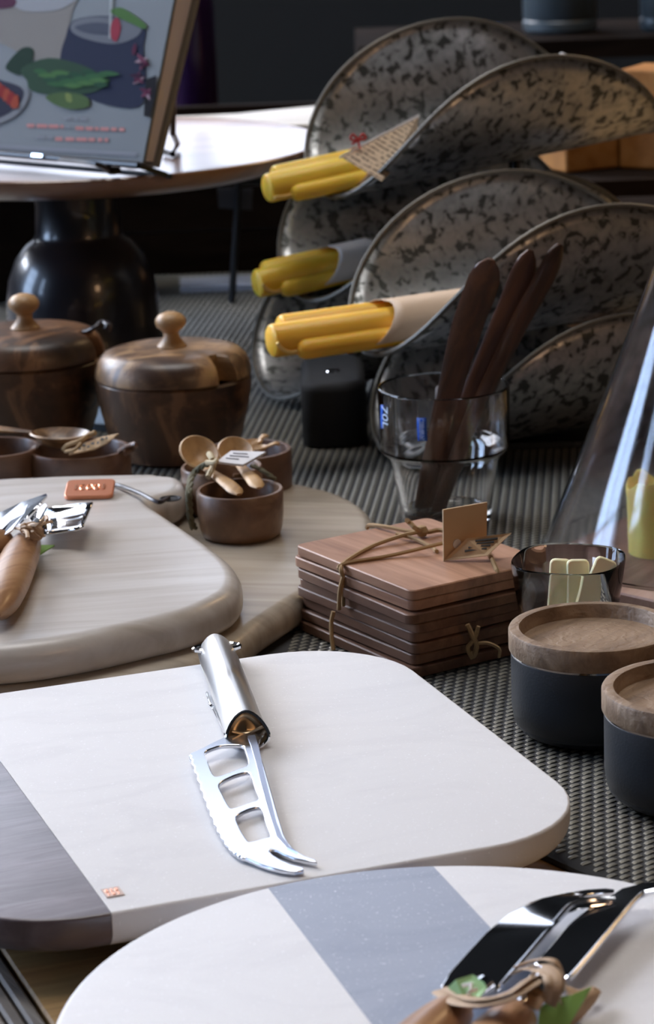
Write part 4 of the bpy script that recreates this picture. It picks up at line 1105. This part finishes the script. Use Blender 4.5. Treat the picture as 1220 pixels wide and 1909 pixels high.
ge.append(tube([bk(-.004,-.0035,-.006), bk(.20,-.0035,-.006)], .0022, 8))
ge.append(tube([bk(-.004,-.0035,-.006), bk(-.004,-.0035,BT+.004)], .0018, 8))
ge.append(tube([bk(.20,-.0035,-.006), bk(.20,-.0035,BT+.004)], .0018, 8))
ge.append(tube([bk(.20,-.0035,BT+.008), bk(-.004,-.0035,BT+.008)], .0018, 8))
obj('ledge', joing(*ge), M['black'], es_)
lf = P(208, 322, ZP+.002)
lpz = [bk(.075,-.0035,-.004), PY(180,306,1.70), P(205,321,ZP+.0065), P(222,317,ZP+.0070), bk(.035,-.0035,-.004)]
obj('scroll_foot', tube(smooth_open(lpz, 6), .0017, 8), M['black'], es_)
p0 = bk(.02,.03,BT+.009); pf = P(322, 284, ZP+.0025)
obj('back_leg', joing(tube([bk(.02,.07,BT+.011+.005), PY(322,248,1.79), P(331,268,ZP+.004), P(322,288,ZP+.0025), P(308,284,ZP+.0025)], .0022, 8), tube([bk(.10,.09,BT+.014), P(250,262,ZP+.003)], .0022, 8)), M['black'], es_)
# small shine clip
obj('ledge_clip', obox(bk(.085,-.003,-.0085), bx, bup, bnn, .010, .002, .002), M['chrome'], es_)
# ------------------------------------------------------------------ GALVANIZED SCOOP RACKS
def scoop_geo(c, yaw, R, Rc, tilt=0.0, th_=.0008, pitch=0.0):
    ax_ = Vector((cos(yaw), sin(yaw), 0)); ac = Vector((-sin(yaw), cos(yaw), 0)); uz = Vector((0,0,1))
    if pitch:
        ax2 = ax_*cos(pitch)+uz*sin(pitch); uz = -ax_*sin(pitch)+uz*cos(pitch); ax_ = ax2
    rws = []; NR, NA = 14, 72
    for i in range(NR+1):
        rho = R*i/NR if i else R*.002
        row = []
        for k in range(NA):
            ph = 2*pi*k/NA; s = rho*cos(ph); t = rho*sin(ph); a = t/Rc+tilt
            row.append(c+ax_*s+ac*(Rc*sin(a)-Rc*sin(tilt))+uz*(Rc*(1-cos(a))-Rc*(1-cos(tilt))))
        rws.append(row)
    return rws
def scoop(root, c, yaw, R, Rc, tilt=0.0, pitch=0.0):
    rws = scoop_geo(c, yaw, R, Rc, tilt, pitch=pitch)
    o = obj('scoop', bridge_grid(rws, True), M['galv'], root, angle=60)
    sm_ = o.modifiers.new('thickness', 'SOLIDIFY'); sm_.thickness = .0009; sm_.offset = 0
    obj('rolled_rim', tube(rws[-1], .0015, 8, closed=True), M['rim'], o)
    return rws
def bundle(label, p0_, p1_, rbig, wrap0, m1, m2, news, wick=True, flare=None, thread=None, short=.0, wtop=0, group='beeswax candle bundles in the galvanized scoops'):
    """p0_ = free end of the big candle, p1_ = hidden end"""
    d_ = (p1_-p0_).normalized(); side = d_.cross(Vector((0,0,1))).normalized()   # toward viewer (-y) when d_ ~ +x
    if side.y > 0: side = -side
    u_ = side.cross(d_); 
    if u_.z < 0: u_ = -u_
    L_ = (p1_-p0_).length
    root = thing('candle_bundle', label, 'candles', tuple(p0_), group)
    def cand(o_, r, s0, mm, tip=False):
        a = p0_+o_+d_*s0; b_ = p1_+o_
        if tip:
            pts = [a, a+d_*.0015, a+d_*.004, a+d_*.007, b_]; rs = [r*.30, r*.75, r*.95, r, r]
        else:
            pts = [a, a+d_*.0008, a+d_*.002, b_]; rs = [r*.86, r*.95, r, r]
        return obj('candle', tube(pts, rs, 24), mm, root, angle=60)
    c1_ = cand(Vector(), rbig, 0, m1)
    c2_ = cand(u_*rbig*.28+side*(-rbig*1.2), rbig*.92, .011, m1)
    o3 = side*rbig*1.0-u_*rbig*.55
    c3_ = cand(o3, rbig*.60, .012, m2, True)
    a = p0_+o3+d_*.012
    obj('wick', tube(smooth_open([a+d_*.002, a-d_*.004-u_*.0005, a-d_*.009+u_*.002*wtop, a-d_*.012+u_*.006*wtop], 4), .0011, 6), M['wick'], c3_)
    # paper wrap: closed sleeve around the three candles, its front edge cut obliquely
    rows_ = []; N_ = 32
    cn_ = side*rbig*.05+u_*rbig*.0
    for j in range(10):
        row = []
        for k in range(N_):
            a_ = 2*pi*k/N_; cu, su = cos(a_), sin(a_)
            rad = rbig*(1.42+.30*abs(cu))*(1.0 if j else 1.01)
            s_ = wrap0+(L_-wrap0-.001)*j/9
            s_ += (1-j/9)*(.011*su+.004*cu)
            row.append(p0_+cn_+d_*s_+side*(rad*cu*1.12)+u_*(rad*su*.92+rbig*.12))
        rows_.append(row)
    wr = obj('paper_wrap', bridge_grid(rows_, True), news, root, angle=60)
    sm_ = wr.modifiers.new('thickness', 'SOLIDIFY'); sm_.thickness = .0003
    if flare:
        for q, mm in flare: 
            nn_ = (q[1]-q[0]).cross(q[2]-q[0]); obj('paper_flap', sheet(q, nn_, .0004), mm, root, smooth=False)
    return root, d_, side, u_
rk1 = thing('scoop_rack', 'back rack of three galvanized scrolled scoops, reaching highest at the upper right', 'display rack', (.09, 1.75, ZM))
YA = 1.75; yawA = .444; RA = .118; RCA = .0656
SCL = YA/1.78
cA1 = PY(905, 300, YA); cA2 = PY(850, 482, YA); cA3 = PY(800, 668, YA)
scoop(rk1, cA1, yawA, RA, RCA, .12, .094); scoop(rk1, cA2, yawA, RA, RCA, .22, .094); scoop(rk1, cA3, yawA, RA, RCA, .12, .08)
axA = Vector((cos(yawA), sin(yawA), 0))
hp_ = (cA1.x+cA3.x)/2+.03
obj('post', tube([Vector((cA1.x+.02, YA+.012, ZM)), Vector((cA1.x+.02, YA+.012, cA1.z+.01))], .004, 12), M['black'], rk1)
obj('plinth', box((cA3.x-.03, YA-.06, ZM), (cA3.x+.10, YA+.08, max(ZM+.002, cA3.z-.0035))), M['black'], rk1, smooth=False)
rk2 = thing('scoop_rack', 'front rack of two galvanized scrolled scoops, behind the tall glass and glass funnel', 'display rack', (.16, 1.6, ZM))
YB = 1.575; yawB = .402; RB = .1188; RCB = .0675
cB1 = PY(1021, 600, YB); cB2 = PY(1058, 838, YB); cB2.z = max(cB2.z, .0098)
scoop(rk2, cB1, yawB, RB, RCB, .033, .046); scoop(rk2, cB2, yawB, RB, RCB, .033, .03)
obj('post', tube([Vector((cB2.x+.03, YB+.004, ZM)), Vector((cB2.x+.03, YB+.004, cB1.z+.01))], .004, 12), M['black'], rk2)
obj('plinth', box((cB2.x-.05, YB-.03, ZM), (cB2.x+.10, YB+.04, max(ZM+.002, cB2.z-.0035))), M['black'], rk2, smooth=False)
# bundles
def PZ_(px, py, y): return PY(px, py, y)
def fold(c, yaw, p, s_, h):
    return c+Vector((cos(yaw)*cos(p), sin(yaw)*cos(p), sin(p)))*s_+Vector((-cos(yaw)*sin(p), -sin(yaw)*sin(p), cos(p)))*h
a0 = fold(cA1, yawA, .094, -.157, .0115); b0_ = fold(cA1, yawA, .094, -.055, .0125)
f_ = [PY(634,291,1.665), PY(708,340,1.648), PY(768,285,1.70), PY(708,256,1.69)]
fl = [PY(634,291,1.665), PY(712,338,1.650), PY(775,275,1.700), PY(782,214,1.712)]
b1r, dd, sd1, uu = bundle('beeswax candle bundle in newsprint with red thread bow, in the topmost scoop', a0, b0_, .0092, .060, M['wax'], M['wax'], M['wrap'], flare=[(fl, M['news']), ([PY(634,291,1.664), PY(634,296,1.664), PY(783,218,1.711), PY(782,213,1.711)], M['wrap_white'])], wtop=0)
bow = []
bc = PY(668, 262, 1.672)
for sgn in (-1, 1):
    bow.append(tube(smooth_open([bc, bc+Vector((sgn*.003,0,.004)), bc+Vector((sgn*.0045,0,.001)), bc], 5), .0007, 6))
bow.append(tube([bc, bc+Vector((-.004,0,-.002))], .0007, 6)); bow.append(tube([bc, bc+Vector((.0055,0,.0015))], .0007, 6)); bow.append(tube([bc, bc+Vector((.001,-.001,-.005))], .0007, 6))
obj('thread_bow', joing(*bow), M['red_thread'], b1r)
a0 = fold(cA2, yawA, .094, -.144, .0125); b0_ = fold(cA2, yawA, .094, -.06, .0125)
bundle('beeswax candle bundle with curled wick and white paper, in the middle back scoop', a0, b0_, .0092, .044, M['wax'], M['wax'], M['wrap_white'], wtop=1)
a0 = fold(cB1, yawB, .046, -.178, .0165); b0_ = fold(cB1, yawB, .046, -.045, .0135)
b3r, dd, sd1, uu = bundle('deep yellow candle bundle in tan paper, in the upper scoop of the front rack', a0, b0_, .0098, .062, M['wax_deep'], M['wax_deep'], M['wrap'], wtop=1)
obj('thread', tube(smooth_open([PY(820,557,1.548), PY(829,565,1.545), PY(835,574,1.545)], 4), .0011, 6), mat('dark_red_thread', (.28,.01,.03), .7), b3r)
# black block added to fill an indistinct dark area between the two racks
xa, xb = PY(566, 865, 1.57).x, PY(688, 865, 1.57).x
bb_ = thing('dark_area_block', 'plain black filler for an indistinct dark area on the runner, left behind the tall glass', 'block', ((xa+xb)/2, 1.61, ZM))
obj('block_body', slab(roundrect(xa, 1.565, xb, 1.655, .014, 6), round_rings(ZM, .042, .002, .006, 4)), M['blackmatt'], bb_)
obj('highlight_dot', lathe([(0,0),(.0045,0),(.004,.0006),(0,.0008)], 20, ((xa+xb)/2, 1.60, .0421)), M['chrome'], bb_)  # chrome disc stands in for a highlight on the dark area
# paper piece showing in the lowest scoop
w4 = thing('wrapped_paper', 'pale pointed sheet of paper poking out above the lowest scoop of the front rack', 'paper', tuple(PY(1110,612,1.56)))
q = [PY(1058,607,1.56), PY(1100,600,1.57), PY(1165,595,1.60), PY(1178,604,1.60), PY(1165,630,1.56), PY(1135,628,1.55)]
obj('sheet', sheet(q, (q[2]-q[0]).cross(q[4]-q[0]), .0006), M['wrap'], w4, smooth=False)
obj('fold', sheet([q[5], q[4], PY(1175,680,1.58), PY(1150,680,1.575)], (0,-1,.2), .0006), M['wrap'], w4, smooth=False)
# ------------------------------------------------------------------ RED BOARD, CANDLE STUB, GLASS FUNNEL
Lc = P(957, 1060, .014); f2_ = P(1220, 1119, .014); b2_ = P(1169, 945, .014)
da = (f2_-Lc).normalized(); db = (b2_-Lc).normalized()
db = Vector((-da.y, da.x, 0)) if Vector((-da.y, da.x, 0)).dot(db) > 0 else Vector((da.y, -da.x, 0))
db = ((b2_-Lc).normalized()*.7+db*.3).normalized()
S_ = .23
Lb_ = Lc+da*S_/2+db*S_/2
root = obj('square_wood_board', slab([Lc, Lc+da*S_, Lc+da*S_+db*S_, Lc+db*S_], [(0,ZM),(0,.013),(.0008,.014)]), M['board_red'], None, smooth=False, loc=(Lb_.x, Lb_.y, 0))
tag(root, 'reddish-brown square wooden board under the candle stub and glass funnel', 'serving board')
fc = Vector((.1935, 1.288, .014))
fr_ = [(.0865,0),(.0868,.0012),(.0845,.004),(.0700,.040),(.0540,.080),(.0385,.120),(.0275,.150),(.0255,.160),(.0250,.205)]
prof = fr_+[(r-.0016, z_) for r, z_ in reversed(fr_)]
g_ = lathe([(r, z_) for r, z_ in prof], 96, fc); seg = 96; n_ = len(prof)
F_ = g_[1]+[((n_-1)*seg+k, (n_-1)*seg+(k+1) % seg, (k+1) % seg, k) for k in range(seg)]
fo = obj('glass_funnel', (g_[0], F_), M['glass_thin'], None, angle=50, loc=tuple(fc))
tag(fo, 'large conical clear glass chimney standing over the candle stub at the right edge', 'glass chimney')
sc_ = P(1228, 1028, .014); SR = .0148; rows_ = []
hts = [(1.0,0),(1.0,.012),(1.02,.028),(1.05,.034),(1.0,.0365),(.86,.0360),(.72,.033),(.3,.0315),(.02,.031)]
for i, (r, z_) in enumerate(hts):
    row = []
    for k in range(40):
        a = 2*pi*k/40; jit = (1+.045*cos(6*a)+.02*sin(11*a+2)) if i else 1.0
        zj = (.0022*sin(3*a+1)+.0012*sin(7*a)) if 3 <= i <= 5 else 0
        row.append(sc_+Vector((SR*r*jit*cos(a), SR*r*jit*sin(a), z_+zj)))
    rows_.append(row)
g_ = bridge_grid(rows_, True)
stub = thing('candle_stub', 'short uneven beeswax pillar candle on the reddish board, at the right edge', 'candle', tuple(sc_))
obj('candle_body', (g_[0], g_[1]+[tuple(range(39, -1, -1)), tuple((len(rows_)-1)*40+i for i in range(40))]), M['wax_pale'], stub, angle=60)
obj('wick', tube([sc_+Vector((0,0,.031)), sc_+Vector((.0005,0,.036))], .0007, 6), M['ink'], stub)
# ------------------------------------------------------------------ BACKGROUND
# low white shelf edge behind the runner
e_ = P(350, 530, 0); 
shelf = obj('pale_tray', slab([PY(336,540,2.105), PY(640,540,2.105), PY(640,530,2.150), PY(336,530,2.150)], [(0,.0002),(0,.006),(.001,.0065)]), mat('pale_tray', (.74,.78,.88), .25), None, smooth=False, loc=(-.05,2.18,0))
tag(shelf, 'narrow pale tray edge behind the runner, left of the candle bundles', 'tray')
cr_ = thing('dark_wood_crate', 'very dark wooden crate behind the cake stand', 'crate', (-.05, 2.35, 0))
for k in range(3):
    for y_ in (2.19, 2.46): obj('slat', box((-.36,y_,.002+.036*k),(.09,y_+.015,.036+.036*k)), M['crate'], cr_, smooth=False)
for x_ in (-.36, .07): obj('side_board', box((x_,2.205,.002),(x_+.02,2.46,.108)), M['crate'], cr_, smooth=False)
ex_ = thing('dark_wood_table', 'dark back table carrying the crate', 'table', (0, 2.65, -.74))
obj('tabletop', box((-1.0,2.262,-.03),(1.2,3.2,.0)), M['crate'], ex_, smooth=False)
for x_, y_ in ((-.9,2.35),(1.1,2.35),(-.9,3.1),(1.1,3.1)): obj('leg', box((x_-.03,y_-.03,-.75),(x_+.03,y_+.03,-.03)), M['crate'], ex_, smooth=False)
wl = thing('wire_stand', 'thin black wire stand leg and small grey label, left of the top candle bundle', 'stand', tuple(P(435,560,0)))
obj('wire', tube([P(432,566,.001), PY(446,340,P(432,566,0).y+.01)], .0028, 8), M['black'], wl)
obj('wire', tube([PY(446,340,P(432,566,0).y+.01), PY(600,336,P(432,566,0).y+.02)], .0028, 8), M['black'], wl)
obj('grey_label', sheet([PY(405,352,2.07), PY(472,352,2.07), PY(470,392,2.07), PY(408,388,2.07)], (0,-1,0), .001), mat('grey_label', (.07,.07,.08), .6), wl, smooth=False)
# pale plank lying over the crate behind the plate
pp = [PY(318,226,2.06), PY(600,222,2.06), PY(600,192,2.50), PY(480,203,2.44), PY(330,206,2.44)]
M['pale_wood'] = wood('pale_ash_wood', (.50,.42,.32), (.62,.54,.43), (.70,.63,.54), 0, .45, 6, 60, .2)
zq = .138
q = [Vector((-.30,2.052,0)), Vector((.05,2.052,0)), Vector((.05,2.20,0)), Vector((-.06,2.14,0)), Vector((-.30,2.12,0))]
plk = obj('pale_wood_board', slab(q, [(0,zq-.010),(0,zq-.001),(.001,zq)]), M['pale_wood'], None, smooth=False, loc=(q[0].x, q[0].y, 0))
tag(plk, 'pale ash board just behind the cake stand plate', 'board')
bs = q[0].lerp(q[2], .5)
obj('riser', box((bs.x-.17, bs.y-.04, .0002), (bs.x-.08, bs.y+.03, zq-.0101)), M['crate'], plk, smooth=False)
# orange wooden bowls and utensils at right, behind the racks
def wbowl(label, c, R, H, m):
    root = thing('wooden_bowl', label, 'bowl', tuple(c), 'wooden bowls behind the racks')
    obj('bowl_body', lathe([(0,0),(R*.45,0),(R*.5,.003),(R*.78,H*.4),(R*.97,H*.9),(R,H),(R*.96,H),(R*.72,H*.45),(R*.4,.01),(0,.008)], 56, c), m, root)
    return root
rs = thing('wooden_riser', 'dark wooden riser behind the racks carrying the orange wooden boxes', 'riser', (.24, 2.1, .0))
obj('riser_top', box((.12,1.98,.085),(.48,2.24,.097)), M['crate'], rs, smooth=False)
obj('riser_leg', box((.13,1.99,.002),(.16,2.23,.085)), M['crate'], rs, smooth=False); obj('riser_leg', box((.44,1.99,.002),(.47,2.23,.085)), M['crate'], rs, smooth=False)
def obx(label, px, y, rot, s, lean=0, name='wooden_block', top=None):
    c = PY(px[0], px[1], y); g_ = box((-s[0]/2,-s[1]/2,0),(s[0]/2,s[1]/2,s[2]))
    mt = Matrix.Translation(Vector((c.x, c.y, .0975))) @ Matrix.Rotation(rot, 4, 'Z') @ Matrix.Rotation(lean, 4, 'Y')
    o = obj(name, ([mt @ v for v in g_[0]], g_[1]), M['orange_wood'], None, smooth=False, loc=(c.x, c.y, .0975))
    b_ = o.modifiers.new('bevel', 'BEVEL'); b_.width = .002; b_.segments = 2
    return tag(o, label, 'wooden box', 'orange wooden boxes behind the racks')
obx('orange-brown wooden box seen just under the topmost scoop', (1085,320), 2.06, .5, (.062,.05,.062))
obx('orange-brown wooden box at the right edge under the topmost scoop', (1235,320), 2.05, -.5, (.05,.05,.075), .0)
# dark jars and glass at the top of the picture
def jar(label, px, R, z0_, H, m, y, lidm=None):
    c = PY(px, 40, y); root = thing('storage_jar', label, 'jar', (c.x, c.y, z0_), 'dark jars on the back shelf')
    obj('jar_body', lathe([(0,0),(R*.92,0),(R,.004),(R,.012),(R*.96,.014),(R,.017),(R,H*.85),(R*.8,H*.95),(R*.8,H),(0,H)], 48, (c.x, c.y, z0_)), m, root)
    return root
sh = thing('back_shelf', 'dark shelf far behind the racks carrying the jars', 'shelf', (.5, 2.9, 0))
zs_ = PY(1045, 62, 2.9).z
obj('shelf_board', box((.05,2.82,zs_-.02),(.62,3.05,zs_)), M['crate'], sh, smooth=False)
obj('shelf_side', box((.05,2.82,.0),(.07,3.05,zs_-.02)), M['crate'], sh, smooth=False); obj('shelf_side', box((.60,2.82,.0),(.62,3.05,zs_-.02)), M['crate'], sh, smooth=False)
mj = mat('dull_teal_jar', (.05,.065,.075), .35)
jar('dull grey-green jar standing on the back shelf above the racks', 1045, .040, zs_, .11, mj, 2.92)
jar('dark jar at the upper right corner on the back shelf', 1232, .022, zs_, .10, mj, 2.90)
gb = thing('glass_tumbler', 'tiny bluish glass catching light on the back shelf, above the topmost scoop', 'glass', tuple(PY(916, 30, 2.9)))
c_ = PY(916, 34, 2.9); c_.z = zs_
obj('glass_body', lathe([(0,0),(.007,0),(.008,.002),(.009,.012),(.008,.012),(.007,.003),(0,.003)], 32, c_), mat('blue_glass', (.5,.7,1), .1, 0, Transmission_Weight=.8, IOR=1.5), gb)
# purple flower and pale cloth scrap
bc_ = PY(362, 60, 2.56)
pb = thing('purple_bottle', 'dark purple bottle right of the cookbook at the top edge', 'bottle', (bc_.x, bc_.y, 0))
pmn = mat('purple_glass', (.014,.003,.024), .2)
obj('bottle_body', lathe([(0,.001),(.019,.001),(.020,.003),(.020,.19),(.017,.205),(.009,.215),(.008,.25),(0,.25)], 40, (bc_.x, bc_.y, 0)), pmn, pb)
obj('bottle_cap', lathe([(0,.2502),(.009,.2502),(.009,.262),(.008,.263),(0,.263)], 30, (bc_.x, bc_.y, 0)), M['black'], pb)
rt = thing('paper_roll', 'tip of a pale paper roll peeking up between the two lobes of the topmost scoop', 'paper', tuple(cA1+axA*.042))
obj('rolled_sheet', tube([cA1+axA*.042+Vector((0,0,.004)), PY(1050,118,1.775), PY(1052,106,1.775), PY(1054,101,1.775)], [.009,.009,.0085,.006], 14, .5), M['card_white'], rt)
